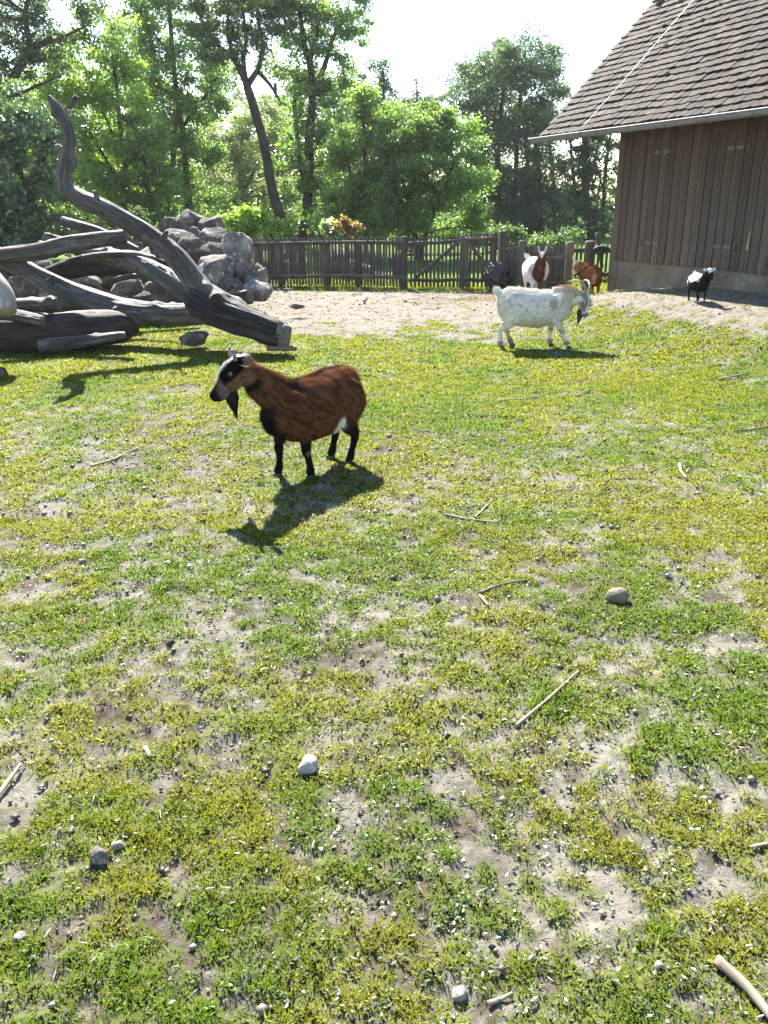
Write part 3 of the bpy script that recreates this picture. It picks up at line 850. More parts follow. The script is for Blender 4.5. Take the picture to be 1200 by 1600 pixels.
    for k in range(46):
        r = rng.randint(6, 27); x = rng.uniform(x_left + 0.8, 5.2)
        p = e0 + slope * (ex * r) + nrm * 0.035; s = rng.uniform(.016, .04)
        bmq = bmesh.new(); bmesh.ops.create_icosphere(bmq, subdivisions=1, radius=1)
        V = [(x + v.co.x * s * 1.3 * rng.uniform(.7, 1.3), p.y + v.co.y * s * rng.uniform(.7, 1.2), p.z + v.co.z * s * .75 * rng.uniform(.7, 1.2)) for v in bmq.verts]
        bmq.verts.index_update(); g.add(V, [[v.index for v in f.verts] for f in bmq.faces]); bmq.free()
    tag(link('moss', g.mesh('moss', m_simple('roof_moss', (0.20, 0.18, 0.12), 0.95, 0, .1, 30, .5)), roof), None, None, None, 'stuff')
    # gutter: half round with bead, and brackets
    gl = -1.56; gr = 8.3; gy = 0.70; gz = 2.615; gr_ = 0.068
    V = []; Fc = []; nseg = 14; xs = np.linspace(gl, gr, 40)
    prof = []
    for k in range(nseg + 1):
        a = math.pi + math.pi * k / nseg; prof.append((math.cos(a) * gr_, math.sin(a) * gr_))
    inner = [(y * .955, z * .955) for y, z in prof[::-1]]
    ring = prof + inner
    for x in xs:
        for y, z in ring: V.append((x, gy + y, gz + z - 0.0))
    nR = len(ring)
    for i in range(len(xs) - 1):
        for k in range(nR):
            Fc.append((i * nR + k, i * nR + (k + 1) % nR, (i + 1) * nR + (k + 1) % nR, (i + 1) * nR + k))
    b = len(V); V += [(gl, gy + y, gz + z) for y, z in prof]; Fc.append(tuple(range(b, b + len(prof))))
    gut = link('gutter', np_mesh('gutter', V, Fc, M['zinc'], True), barn)
    g = Geo(); P, Rr = np.array([(x, gy + gr_ + 0.004, gz + 0.004) for x in np.linspace(gl, gr, 30)]), np.full(30, 0.011)
    g.add(*tube_geo(P, Rr, 8)); link('gutter_bead', g.mesh('gutter_bead', M['zinc']), gut)
    brk = Geo(); pts = [(0, math.cos(a) * (gr_ + .005), math.sin(a) * (gr_ + .005)) for a in np.linspace(math.pi * .98, math.pi * 2.02, 16)]
    brk.add(*tube_geo([(0, -gr_ - .12, 0.10)] + pts, np.full(17, 0.009), 6)); bme = brk.mesh('bracket', M['zinc'])
    x = gl + 0.35
    while x < 8: link('bracket', bme, gut, (x, gy, gz)); x += 0.78
    # lightning wire over the roof, round the gutter and down the corner
    wl = barn.matrix_world.inverted()
    P0 = wl @ at(905, 207, 15.6)
    def on_roof(u, v):
        d = wl.to_3x3() @ ray(u, v); c = wl @ Vector((0, 0, CAM_H)); pl = e0 + nrm * 0.085
        s = (pl - c).dot(nrm) / d.dot(nrm); return c + d * s
    a = on_roof(904, 205); bb = on_roof(970, 131); c2 = on_roof(1083, 0); dd = c2 + (c2 - a) * .35
    g = Geo(); Pp = [a + (bb - a) * t for t in np.linspace(0, 1, 8)] + [bb + (c2 - bb) * t for t in np.linspace(.1, 1, 8)] + [dd]
    g.add(*tube_geo(np.array([list(p) for p in Pp]), np.full(len(Pp), .0032), 6)); link('lightning_wire', g.mesh('lightning_wire', M['wire']), roof)
    g = Geo(); g.add(*tube_geo(np.array([(a.x, gy + math.cos(t) * .076, gz + math.sin(t) * .076) for t in np.linspace(2.6, 6.5, 20)]), np.full(20, .010), 6))
    link('wire_clamp', g.mesh('wire_clamp', M['iron']), gut)
    g = Geo(); pth = [(0.30, 0.03, 2.63), (0.42, 0.045, 2.55), (0.44, 0.047, 2.3), (0.41, 0.05, 1.9), (0.30, 0.05, 1.4), (0.27, 0.05, 1.18), (0.25, 0.05, 0.7), (0.245, 0.04, 0.4), (0.235, 0.04, -0.1)]
    Pp, Rr = resample(pth, [.006] * len(pth), .06); g.add(*tube_geo(Pp, Rr, 6)); link('cable', g.mesh('cable', M['darkwire']), barn)
    return barn, e0, slope, nrm, x_left
BARN, RE0, RSL, RNM, RXL = build_barn()

# ================================================================== FENCES
def picket_mesh(w, t, h):
    r = w / 2
    prof = [(-r, 0), (r, 0), (r, h - r * .8), (r * .6, h - r * .2), (0, h), (-r * .6, h - r * .2), (-r, h - r * .8)]
    n = len(prof)
    V = [(x, -t / 2, z) for x, z in prof] + [(x, t / 2, z) for x, z in prof]
    Fc = [tuple(range(n)), tuple(range(2 * n - 1, n - 1, -1))] + [(i, i + n, (i + 1) % n + n, (i + 1) % n) for i in range(n)]
    return np_mesh('picket', V, Fc, None, False)

def fence_run(parent, a, b, ha, hb, pitch, w, mat, rng, rails=(), z0=0.05, face=1, rail_r=0.035, back=0.0, jitter=0.012):
    """pickets and rails of one panel between ground points a, b (heights ha, hb)"""
    a = Vector(a); b = Vector(b); d = b - a; L = d.length; ang = math.atan2(d.y, d.x)
    nrm = Vector((math.sin(ang), -math.cos(ang), 0)) * face            # towards the viewer
    n = max(2, int(L / pitch)); base = picket_mesh(w, 0.022, 1.0); base.materials.append(mat)
    for k in range(n):
        t = (k + 0.5) / n; p = a + d * t
        h = ha + (hb - ha) * t + rng.uniform(-jitter, jitter)
        z = tz(p.x, p.y) + z0 + rng.uniform(-.012, .012)
        p = p - nrm * (0.018 + back)
        link('picket', base, parent, (p.x, p.y, z), (rng.uniform(-.012, .012), rng.uniform(-.014, .014), ang + rng.uniform(-.04, .04)), (rng.uniform(.88, 1.12), 1, h - z0))
    for f in rails:
        P = [a + d * t + nrm * rail_r * 1.05 for t in np.linspace(-0.01, 1.01, 14)]
        pts = [(p.x, p.y, tz(p.x, p.y) + (ha + (hb - ha) * min(max(t, 0), 1)) * f + 0.006 * math.sin(9 * t)) for p, t in zip(P, np.linspace(-.01, 1.01, 14))]
        g = Geo(); V, Fc, G = tube_geo(np.array(pts), np.full(14, rail_r), 10, seed=int(f * 100), rough=.04); g.add(V, Fc, G)
        link('rail', g.mesh('rail', mat), parent)

def post(parent, p, h, r, mat, square=False, name='post'):
    z = tz(p.x, p.y)
    if square: o = link(name, box_mesh(name, 2 * r, 2 * r, h + .2, mat, .012), parent, (p.x, p.y, z + h / 2 - .1), (0, 0, .1))
    else:
        g = Geo(); pts = np.array([(p.x, p.y, z + t) for t in np.linspace(-.2, h - .02, 10)] + [(p.x, p.y, z + h)])
        g.add(*tube_geo(pts, np.array([r] * 10 + [r * .75]), 12, seed=int(p.x * 10) & 63, rough=.03)); o = link(name, g.mesh(name, mat), parent)
    return o

def fl(u, v): return ground_at(u, v)

def build_fences():
    rng = random.Random(9)
    wood, warm = M['fence'], M['fencewarm']
    # long picket fence
    A = fl(150, 446); A = Vector((-6.2, seg_frac(-6.2, 0), 0)); Bp = Vector((0.48, 16.85, 0)); Cp = Vector((2.39, 16.46, 0))
    f = thing('picket_fence', 'long grey picket fence on round rails behind the rock pile and bare earth', 'fence', (0, 0, 0))
    def hgt(p, v): return height_at(p.x, p.y, v) - tz(p.x, p.y)
    m = Vector((-2.85, 17.58, 0)); hA = hgt(m, 375); hB = hgt(Bp, 371.5); hC = hgt(Cp, 362.5)
    ab = (Bp - A).length; pitch = 0.066
    fence_run(f, A, Bp, hA, hB, pitch, 0.046, wood, rng, (0.90, 0.22), 0.03)
    for u in (404, 437, 510, 560):
        p = A + (Bp - A) * ((at(u, 447, 17).x * 17.2 / 17 - A.x) / (Bp.x - A.x)); post(f, p - Vector((0, -.05, 0)), hA * 1.0, 0.055 if u != 510 else .075, wood)
    post(f, Vector((-4.6, seg_frac(-4.6, 0) + .05, 0)), hA, .05, wood)
    # wide boards patched in behind (darker, lower half)
    for u0, u1, v0, v1 in ((396, 452, 408, 438), (455, 481, 385, 436), (615, 629, 400, 432)):
        x0 = -2.85 + (u0 - 385) * 0.01345; x1 = -2.85 + (u1 - 385) * .01345; x0 += 0.0; xm = (x0 + x1) / 2; y = seg_frac(xm, 0) + .075
        z1 = height_at(xm, y, v0); z0 = height_at(xm, y, v1); nbd = max(1, int(round((z1 - z0) / .19))) if u1 - u0 > 30 else max(1, int(round((x1 - x0) / .14)))
        for k in range(nbd):
            if u1 - u0 > 30:
                hh = (z1 - z0) / nbd; link('plank', box_mesh('plank', x1 - x0, .02, hh - .022, wood, .003), f, (xm, y, z0 + hh * (k + .5)), (0, rng.uniform(-.006, .006), -.21))
            else:
                hh = (x1 - x0) / nbd; link('plank', box_mesh('plank', hh - .008, .02, z1 - z0, wood, .003), f, (x0 + hh * (k + .5), y, (z0 + z1) / 2), (0, rng.uniform(-.01, .01), -.21))
    post(f, Bp, hgt(Bp, 369), 0.07, wood)
    # double gate
    g_ = thing('wooden_gate', 'grey picket double gate with diagonal braces between two tall posts', 'gate', (0, 0, 0))
    mid = Bp + (Cp - Bp) * 0.585; hM = hB + (hC - hB) * .585
    fence_run(g_, Bp + (Cp - Bp) * .05, mid - (Cp - Bp) * .01, hB + .01, hM, 0.074, 0.046, wood, rng, (0.88, 0.17), 0.03)
    fence_run(g_, mid + (Cp - Bp) * .03, Cp - (Cp - Bp) * .05, hM + .01, hC, 0.078, 0.046, wood, rng, (0.90, 0.17), 0.03)
    nv = Vector((0.2, -1, 0)).normalized() * .09
    def brace(p0, z0, p1, z1):
        a = Vector((p0.x, p0.y, tz(p0.x, p0.y) + z0)) + nv; b = Vector((p1.x, p1.y, tz(p1.x, p1.y) + z1)) + nv
        gg = Geo(); gg.add(*tube_geo(np.array([list(a + (b - a) * t) for t in np.linspace(0, 1, 8)]), np.full(8, .036), 10, rough=.03)); link('brace', gg.mesh('brace', wood), g_)
    brace(Bp + (Cp - Bp) * .10, hB * .22, mid - (Cp - Bp) * .04, hM * .86)
    brace(mid + (Cp - Bp) * .06, hM * .86, Cp - (Cp - Bp) * .12, hC * .30)
    post(g_, mid + Vector((0.02, -.06, 0)), hM * .99, .05, wood); post(g_, mid + Vector((0.12, -.04, 0)), hM * .96, .035, wood)
    post(g_, Cp - (Cp - Bp) * .09, hC * .98, .045, wood)
    post(g_, Cp, hgt(Cp, 361), .075, wood, True)
    # low close-set fence running to the brown post
    D = at(813, 446, 15.9); D.z = 0; E_ = at(886, 446, 15.4); E_.z = 0
    hD = hgt(D, 384); hE = hgt(E_, 384)
    k = thing('picket_fence', 'low close-set board fence behind the brown and white goat', 'fence', (0, 0, 0))
    Cq = Cp + Vector((.06, -.05, 0))
    fence_run(k, Cq, D, hgt(Cq, 389), hD, 0.058, 0.053, wood, rng, (), 0.02)
    fence_run(k, D, E_, hD, hE, 0.066, 0.060, wood, rng, (), 0.02)
    fence_run(k, D + Vector((0, .06, 0)), E_ + Vector((0, .06, 0)), hD * .9, hE * .9, 2.0, 0.04, wood, rng, (0.85, 0.25), 0.1)
    post(k, D + Vector((0, -.05, 0)), hgt(D, 375.5), .068, wood); post(k, E_ + Vector((0, -.05, 0)), hgt(E_, 377.5), .068, warm)
    # open fence beyond, up to the barn
    F1 = at(888, 440, 18.4); F1.z = 0; F2 = at(1010, 440, 17.6); F2.z = 0
    q = thing('picket_fence', 'open picket fence on dark rails between the brown post and the barn corner', 'fence', (0, 0, 0))
    hF = hgt(F1, 383)
    fence_run(q, F1, F2, hF, hF * 1.0, 0.092, 0.05, wood, rng, (0.86, 0.17), 0.02, rail_r=.045)
    pp = F1 + (F2 - F1) * .24; post(q, pp + Vector((0, -.08, 0)), hgt(pp, 376), .11, wood)
    pr = F1 + (F2 - F1) * .52; gg = Geo(); a = Vector((pr.x - .05, pr.y + .4, .2)); b = Vector((pr.x - .22, pr.y + .4, hF + .22))
    gg.add(*tube_geo(np.array([list(a + (b - a) * t) for t in np.linspace(0, 1, 6)]), np.full(6, .04), 8)); link('strut', gg.mesh('strut', wood), q)
    # coil hung on the top rail
    cr = F1 + (F2 - F1) * .36; cz = height_at(cr.x, cr.y, 391)
    gg = Geo()
    for s in range(5):
        th = np.linspace(0, 2 * np.pi, 26); pts = np.stack([cr.x - .0 + (0.115 + .012 * s) * np.cos(th), np.full(26, cr.y - .16 - .03 * s), cz + .06 * np.sin(th) + .006 * s], -1)
        gg.add(*tube_geo(pts, np.full(26, .026), 8, cap=False))
    tag(link('rope_coil', gg.mesh('rope_coil', M['darkwire'])), 'dark coil of rope hung on the open fence near the barn corner', 'rope')
build_fences()

# ================================================================== DEAD TREE AND LOGS
def logpath(pts, y_of=None):
    """pts: (u, v, Y, radius px) -> world points and radii"""
    P, R = [], []
    for u, v, Y, r in pts:
        p = at(u, v, Y); P.append(p); R.append(r / F * math.hypot(Y, CAM_H) * 0.97)
    return P, R

def log_mesh(name, pts, mat, seed, step=.025, seg=44, rough=.06, grain=.05, knots=6, endcap=None):
    rough = rough * 1.25; grain = grain * 1.0
    P, R = logpath(pts); Pp, Rr = resample(P, R, step)
    V, Fc, G = tube_geo(Pp, Rr, seg, seed, rough, grain, True, knots=knots)
    return V, Fc, G

def ragged_end(center, axis, r, mat, name, parent, rng, thick=.05):
    """sawn face, slightly uneven, set on the end of a log"""
    ax = Vector(axis).normalized(); ref = Vector((0, 0, 1)); a = ref.cross(ax).normalized(); b = ax.cross(a)
    V = []; n = 26; rings = 5
    for k in range(1, rings + 1):
        for j in range(n):
            t = j / n * 2 * math.pi; rr = r * k / rings * (1 + .05 * math.sin(3 * t + 1) + .03 * math.sin(7 * t))
            p = Vector(center) + a * (rr * math.cos(t)) + b * (rr * math.sin(t)) + ax * (rng.uniform(-.006, .006) + (thick if k < rings else 0.0) - (.012 if k % 2 else 0))
            V.append(p)
    c = len(V); V.append(Vector(center) + ax * thick)
    Fc = [(c, j, (j + 1) % n) for j in range(n)]
    for k in range(rings - 1):
        for j in range(n): Fc.append((k * n + j, (k + 1) * n + j, (k + 1) * n + (j + 1) % n, k * n + (j + 1) % n))
    g = Geo(); g.add(V, Fc); return link(name, g.mesh(name, mat, False), parent)

def build_dead_tree():
    rng = random.Random(5)
    t = thing('fallen_tree', 'bare weathered fallen tree with three forked limbs and a sawn butt on the grass', 'dead tree', ground_at(430, 552))
    inv = Matrix.Translation(-t.location)
    def put(name, pts, seed, mat=M['deadwood'], **kw):
        V, Fc, G = log_mesh(name, pts, mat, seed, **kw); g = Geo(); g.add(V - np.array(t.location), Fc, G); return link(name, g.mesh(name, mat), t)
    tr = put('trunk', mat=M['trunkwood'], pts=[(441, 524, 9.30, 22), (425, 518, 9.32, 23.5), (400, 508, 9.40, 25), (370, 497, 9.5, 27.5), (345, 486, 9.62, 30), (322, 474, 9.72, 30), (305, 462, 9.8, 22)], seed=1, seg=96, step=.012, grain=.15, rough=.045, knots=3)
    p0, p1 = at(446, 523, 9.28), at(425, 519, 9.32); ax = (p0 - p1).normalized()
    ragged_end(p0 - ax * .05 - t.location, ax, .165, M['cutwood'], 'sawn_end', t, rng)
    # broken flange on the butt
    V, Fc = box_geo(.12, .11, .30, .03); rot = Euler((.15, .2, .3)).to_matrix(); b0 = at(445, 528, 9.22)
    g = Geo(); g.add([rot @ v + b0 - t.location for v in V], Fc); link('broken_flange', g.mesh('broken_flange', M['cutwood'], False), t)
    V, Fc = box_geo(.34, .10, .05, .012); b1 = at(440, 544, 9.2); g = Geo(); rot = Euler((0, .05, .2)).to_matrix(); g.add([rot @ v + b1 - t.location for v in V], Fc); link('broken_flange', g.mesh('broken_flange', M['cutwood'], False), t)
    put('limb', [(335, 480, 9.66, 24), (309, 447, 9.78, 20), (287, 415, 9.86, 18), (264, 390, 9.92, 16.5), (236, 369, 9.97, 15), (200, 348, 10.0, 14.5), (162, 327, 10.0, 14.5), (128, 311, 10.0, 14), (108, 297, 10.0, 13), (101, 277, 10.0, 11), (103, 252, 10.0, 11.5), (107, 228, 10.0, 8.5), (107, 210, 10.0, 8), (100, 190, 10.0, 8.5), (88, 168, 10.0, 6.5), (76, 151, 10.0, 3.5)], 2, seg=48, step=.018, grain=.05, rough=.05, knots=16)
    put('limb', [(345, 490, 9.6, 22), (312, 488, 9.72, 18), (256, 489, 9.95, 16), (200, 484, 10.15, 16.5), (154, 472, 10.3, 16.5), (106, 455, 10.45, 14.5), (60, 433, 10.6, 12.5), (24, 414, 10.7, 13), (-25, 392, 10.85, 13), (-90, 372, 11.0, 10)], 3, seg=48, step=.018, grain=.05, rough=.06, knots=12)
    put('limb', [(322, 472, 9.8, 18), (296, 456, 10.1, 14), (260, 433, 10.4, 14), (220, 416, 10.7, 12.5), (174, 402, 11.0, 11.5), (130, 396, 11.2, 9)], 4, seg=40, step=.02, grain=.05, rough=.06, knots=7)
    for pts in ([(158, 322, 9.98, 5), (150, 305, 9.95, 3.5), (147, 298, 9.93, 2)], [(92, 232, 10, 6), (88, 226, 9.98, 3)], [(255, 372, 9.85, 5), (262, 361, 9.8, 2.2)], [(76, 440, 10.4, 4), (84, 432, 10.3, 2)]):
        put('snag', pts, 8, seg=14, step=.01, knots=0)

    def log(name, label, pts, seed, mat='deadwood', end=None, group=None, **kw):
        P, R = logpath(pts); kw.setdefault('seg', 36); kw.setdefault('step', .025)
        V, Fc, G = log_mesh(name, pts, M[mat], seed, **kw)
        c = P[0].copy()
        o = thing(name, label, 'log', c, 0, group)
        g = Geo(); g.add(V - np.array(c), Fc, G); link('trunk', g.mesh('trunk', M[mat]), o)
        if end is not None:
            i = 0 if end == 0 else -1; j = 1 if end == 0 else -2
            ragged_end(P[i] - c, P[i] - P[j], R[i] * .95, M['cutwood'], 'sawn_end', o, rng, .012)
        return o
    G_ = 'logs heaped beside the fallen tree'
    log('log', 'long grey pole resting across the heap under the tall bare limb', [(-60, 412, 10.6, 10), (4, 401, 10.6, 11), (60, 393, 10.55, 11.5), (110, 382, 10.5, 11), (160, 373, 10.45, 10.5), (196, 368, 10.4, 9)], 21, group=G_)
    log('log', 'short weathered limb poking up behind the grey pole, beside the tall bare limb', [(97, 345, 11.6, 7.5), (128, 354, 11.6, 8), (165, 366, 11.6, 7.5), (215, 392, 11.6, 7)], 22, end=0, group=G_)
    log('log', 'stubby log end showing above the left part of the grey pole', [(70, 374, 12.0, 8), (90, 378, 12.0, 8), (130, 386, 12.0, 8)], 23, end=0, group=G_)
    log('log', 'thin sunlit log lying behind the middle limb of the fallen tree', [(150, 399, 12.0, 6), (200, 404, 12.0, 7), (256, 417, 12.0, 7.5), (300, 428, 12, 6)], 24, group=G_)
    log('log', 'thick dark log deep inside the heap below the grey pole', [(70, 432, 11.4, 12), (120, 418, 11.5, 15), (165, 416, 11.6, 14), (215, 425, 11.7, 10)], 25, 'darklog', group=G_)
    log('log', 'sawn grey log jutting right below the long low limb', [(-40, 480, 9.9, 12), (30, 478, 9.85, 12.5), (91, 475, 9.8, 12)], 26, end=1, group=G_)
    log('log', 'smaller sawn log just under the other sawn one at the left edge', [(-20, 488, 9.5, 9), (24, 494, 9.5, 9.5), (67, 502, 9.5, 9)], 27, end=1, group=G_)
    log('log', 'long log with a pale sunlit top lying along the heap in deep shade', [(40, 505, 10.0, 12), (110, 501, 10.0, 13), (180, 500, 10.0, 14), (222, 498, 10.0, 8)], 28, group=G_)
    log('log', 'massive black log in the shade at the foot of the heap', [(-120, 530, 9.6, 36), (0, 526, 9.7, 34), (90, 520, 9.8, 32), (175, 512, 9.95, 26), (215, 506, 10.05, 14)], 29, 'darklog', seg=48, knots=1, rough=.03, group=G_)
    log('log', 'slim log lying flat on the grass in front of the black one', [(62, 541, 9.35, 11), (110, 535, 9.45, 10), (170, 527, 9.6, 8.5), (196, 523, 9.65, 6)], 30, end=0, group=G_)
    log('log', 'bleached white log end hanging in at the left edge of the photo', [(-70, 405, 9.0, 16), (-25, 430, 8.9, 18), (2, 462, 8.75, 19), (8, 488, 8.65, 17)], 31, 'palewood', end=None, group=G_)
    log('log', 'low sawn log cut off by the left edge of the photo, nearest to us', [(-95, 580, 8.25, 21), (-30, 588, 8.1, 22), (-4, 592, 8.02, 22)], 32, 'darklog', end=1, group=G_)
    log('log', 'crooked thin branch lying across the middle limb of the fallen tree', [(128, 402, 10.9, 4.5), (190, 396, 10.8, 5), (235, 402, 10.7, 5), (285, 425, 10.4, 4)], 34, group=G_)
    log('log', 'thin forked branch leaning between the long low limb and the rocks', [(160, 445, 11.4, 4), (205, 432, 11.2, 4.5), (250, 440, 11.0, 4), (292, 470, 10.4, 4)], 35, group=G_)
    log('log', 'short round log by the pale rocks behind the sawn butt', [(352, 468, 12.2, 9), (372, 466, 12.1, 10), (391, 463, 12.0, 10)], 33, end=1, group=G_)
build_dead_tree()

# ================================================================== ROCKS
def rock_mesh(seed, sx, sy, sz, mat, sub=4, cuts=22, rough=.07):
    rg = np.random.default_rng(seed)
    bm = bmesh.new(); bmesh.ops.create_icosphere(bm, subdivisions=sub, radius=1)
    V = np.array([list(v.co) for v in bm.verts]); bm.verts.index_update(); Fc = np.array([[v.index for v in f.verts] for f in bm.faces]); bm.free()
    for _ in range(cuts):
        n = rg.normal(size=3); n /= np.linalg.norm(n); h = rg.uniform(.62, .90)
        d = V @ n - h; k = d > 0; V[k] -= np.outer(d[k], n) * .93
    nz = fbm(V[:, 0] * 2 + V[:, 2] * 1.3 + seed, V[:, 1] * 2 - V[:, 2] * 1.7, seed, 4) - .5
    nz2 = fbm(V[:, 0] * 6 + V[:, 2] * 4.3 + seed, V[:, 1] * 6 - V[:, 2] * 5.7, seed + 3, 3) - .5
    V *= (1 + rough * 2.6 * nz + rough * 1.4 * nz2 - .10 * np.exp(-((V @ rg.normal(size=3) - rg.uniform(-.3, .3)) / .06) ** 2))[:, None]
    V *= np.array([sx, sy, sz])
    me = np_mesh('rock', V, Fc, mat, False)
    return me

def rock(label, u, v, Y, ru, rv, mat, seed, group=None, depth=None, name='rock', rz=None, cat='rock', sub=4, tilt=.15):
    """rock centred at pixel (u, v) at distance Y"""
    rg = random.Random(seed)
    k = math.hypot(Y, CAM_H) / F
    p = at(u, v, Y)
    me = rock_mesh(seed, ru * k * 1.45, (depth or (ru + rv) / 2) * k * 1.25, rv * k * 1.46, M[mat], sub)
    o = link(name, me, None, p, (rg.uniform(-tilt, tilt), rg.uniform(-tilt, tilt), rg.uniform(-.4, .4) if rz is None else rz))
    return tag(o, label, cat, group)

def build_rocks():
    Gp = 'boulders of the rock pile'
    named = [
        ('flat grey boulder capping the top of the rock pile', 297, 349, 13.6, 24, 15, 'rock'),
        ('squat grey boulder at the top left of the rock pile', 265, 358, 13.5, 15, 13, 'rock'),
        ('small wedge stone under the capping boulder of the rock pile', 300, 366, 13.3, 15, 8, 'rock'),
        ('grey boulder at the top right of the rock pile', 328, 360, 13.5, 20, 17, 'rock'),
        ('large blocky boulder at the left face of the rock pile', 290, 381, 13.2, 25, 17, 'rock'),
        ('large cracked boulder at the right face of the rock pile', 332, 380, 13.2, 22, 19, 'rock'),
        ('tall pale slab leaning on the right shoulder of the rock pile', 373, 400, 13.0, 22, 30, 'palerock'),
        ('broad pale boulder streaked with white below the rock pile face', 338, 424, 12.6, 27, 21, 'palerock'),
        ('wide grey slab lying under the leaning pale slab', 343, 398, 13.0, 35, 15, 'rock'),
        ('round pale stone on the right end of the rock pile', 399, 422, 13.1, 11, 9, 'palerock'),
        ('pale stone block low on the right end of the rock pile', 384, 436, 12.8, 16, 13, 'rock'),
        ('light stone at the far right tip of the rock pile', 408, 438, 12.9, 10, 14, 'palerock'),
        ('smooth flat-topped boulder resting on the earth at the right end of the pile', 400, 456, 12.4, 20, 13, 'palerock'),
        ('grey wedge rock beside the short round log', 362, 452, 12.3, 14, 14, 'rock'),
        ('pale slanting rock framed between the two lower limbs', 130, 442, 12.4, 26, 14, 'palerock'),
        ('light grey rock under the middle limb of the fallen tree', 198, 455, 12.2, 24, 15, 'palerock'),
        ('rough dark boulder to the right under the middle limb', 262, 455, 12.2, 26, 22, 'rock'),
        ('dark boulder behind the middle limb, left of the rough one', 175, 436, 13.0, 34, 24, 'rock'),
        ('mossy dark boulder in the gap under the grey pole', 64, 425, 12.8, 24, 18, 'rock'),
        ('dark rock at the far left behind the sawn grey log', 45, 455, 12.4, 30, 22, 'rock'),
        ('low stone block half under the trunk of the fallen tree', 302, 528, 9.75, 17, 9, 'rock'),
        ('dark boulder low between the rough boulder and the pale streaked one', 300, 450, 12.7, 22, 26, 'rock'),
        ('dark stone behind the long low limb at the heap centre', 100, 470, 12.0, 34, 18, 'rock'),
        ('grey stone showing above the long low limb, left of the rough boulder', 225, 472, 12.0, 24, 12, 'rock'),
        ('grey filler rock just below the blocky left boulder', 290, 405, 13.3, 30, 16, 'rock'),
        ('dark rock deep inside the pile behind the middle limb', 240, 420, 13.6, 34, 24, 'rock'),
        ('flat stone lying alone on the bare earth before the fence', 463, 478, 12.4, 10, 4, 'rock'),
        ('small pale stone at the foot of the long picket fence', 447, 453, 16.1, 5, 2.5, 'palerock'),
    ]
    for i, (lb, u, v, Y, ru, rv, mt) in enumerate(named):
        rock(lb, u, v, Y, ru, rv, mt, 100 + i, Gp if i < 26 else None)
    rg = random.Random(31)
    for i in range(12):
        u = rg.uniform(258, 400); top = np.interp(u, [255, 285, 325, 365, 410], [362, 352, 362, 388, 425])
        v = rg.uniform(top + 8, 455)
        rock('small brown-grey stone wedged between the boulders of the rock pile', u, v, 12.40 + (455 - v) / 110 * .75, rg.uniform(6, 12), rg.uniform(5, 9), rg.choice(['rock', 'rock', 'palerock']), 300 + i, 'small stones of the rock pile', sub=3)
    # stones lying on the paddock (rest on the ground)
    for lb, u, v, ru, rv, mt, nm in (('tan flat-topped stone on the bare patch at right', 963, 930, 17, 12, 'brownstone', 'stone'),
                                     ('white rounded stone in the turf at the centre', 483, 1193, 17, 14, 'whitestone', 'stone'),
                                     ('dark lump of stone in the turf at lower left', 157, 1338, 15, 14, 'rock', 'stone'),
                                     ('small white pebble left of the goat shadow', 129, 877, 6, 5, 'whitestone', 'stone'),
                                     ('pale pebble beside the dark lump at lower left', 187, 1320, 8, 7, 'whitestone', 'stone'),
                                     ('whitish pebble near the lower left corner', 32, 1464, 8, 6, 'whitestone', 'stone'),
                                     ('grey pebble at the bottom centre of the paddock', 718, 1551, 11, 9, 'whitestone', 'stone'),
                                     ('small white chip in the bare soil at lower right', 830, 1498, 6, 6, 'whitestone', 'stone'),
                                     ('pale chip among weeds right of the bare soil patch', 1030, 1510, 7, 7, 'whitestone', 'stone'),
                                     ('dark dung lump on the turf left of centre', 266, 1003, 6, 5, 'rock', 'stone')):
        p = ground_at(u, v + rv * .7); k = (p - Vector((0, 0, CAM_H))).length / F
        me = rock_mesh(hash(lb) & 255 if False else int(u * 7 + v), ru * k * 1.1, ru * k * .95, rv * k * 1.25, M[mt], 3, 12)
        o = link(nm, me, None, (p.x, p.y, p.z + rv * k * .62), (0.05, -.05, .3)); tag(o, lb, 'stone')
    # boulders on the lawn beyond the fence
    for i, (lb, u, v, Y, ru, rv, mt) in enumerate((('pale boulder on the lawn seen through the long picket fence', 552, 424, 20.5, 24, 12, 'palerock'),
                                    ('dark rounded boulder seen through the long picket fence', 526, 417, 20.0, 15, 20, 'rock'),
                                    ('low grey boulder right of the pale one beyond the fence', 590, 432, 20.8, 18, 7, 'rock'))):
        rock(lb, u, v, Y, ru, rv, mt, 210 + i, 'boulders on the lawn beyond the fence')
    # gnarled root stump by the gate
    p = ground_at(779, 453); k = 15.3 / F
    rg = np.random.default_rng(77)
    s = thing('root_stump', 'black gnarled root stump on the earth before the gate', 'stump', p)
    me = rock_mesh(402, 25 * k, 20 * k, 22 * k, M['deadwood'], 5, 9, .30); link('trunk', me, s, (0, 0, 19 * k))
    g = Geo()
    for i in range(16):
        a0 = rg.uniform(0, 2 * np.pi); zz = rg.uniform(.05, 0.42); n = 9
        th = a0 + np.linspace(0, rg.uniform(.6, 1.6), n); rr = (24 + rg.uniform(-3, 4)) * k * np.sqrt(np.clip(1 - (np.linspace(zz, zz + rg.uniform(-.15, .2), n) / .56) ** 2, .1, 1))
        pts = np.stack([rr * np.cos(th) * 1.02, rr * np.sin(th) * .85, np.clip(np.linspace(zz, zz + rg.uniform(-.2, .2), n), .03, .55)], -1)
        g.add(*tube_geo(pts, np.linspace(.045, .015, n) * rg.uniform(.6, 1.2), 9, seed=i, rough=.12))
    link('root', g.mesh('root', M['deadwood']), s)
build_rocks()

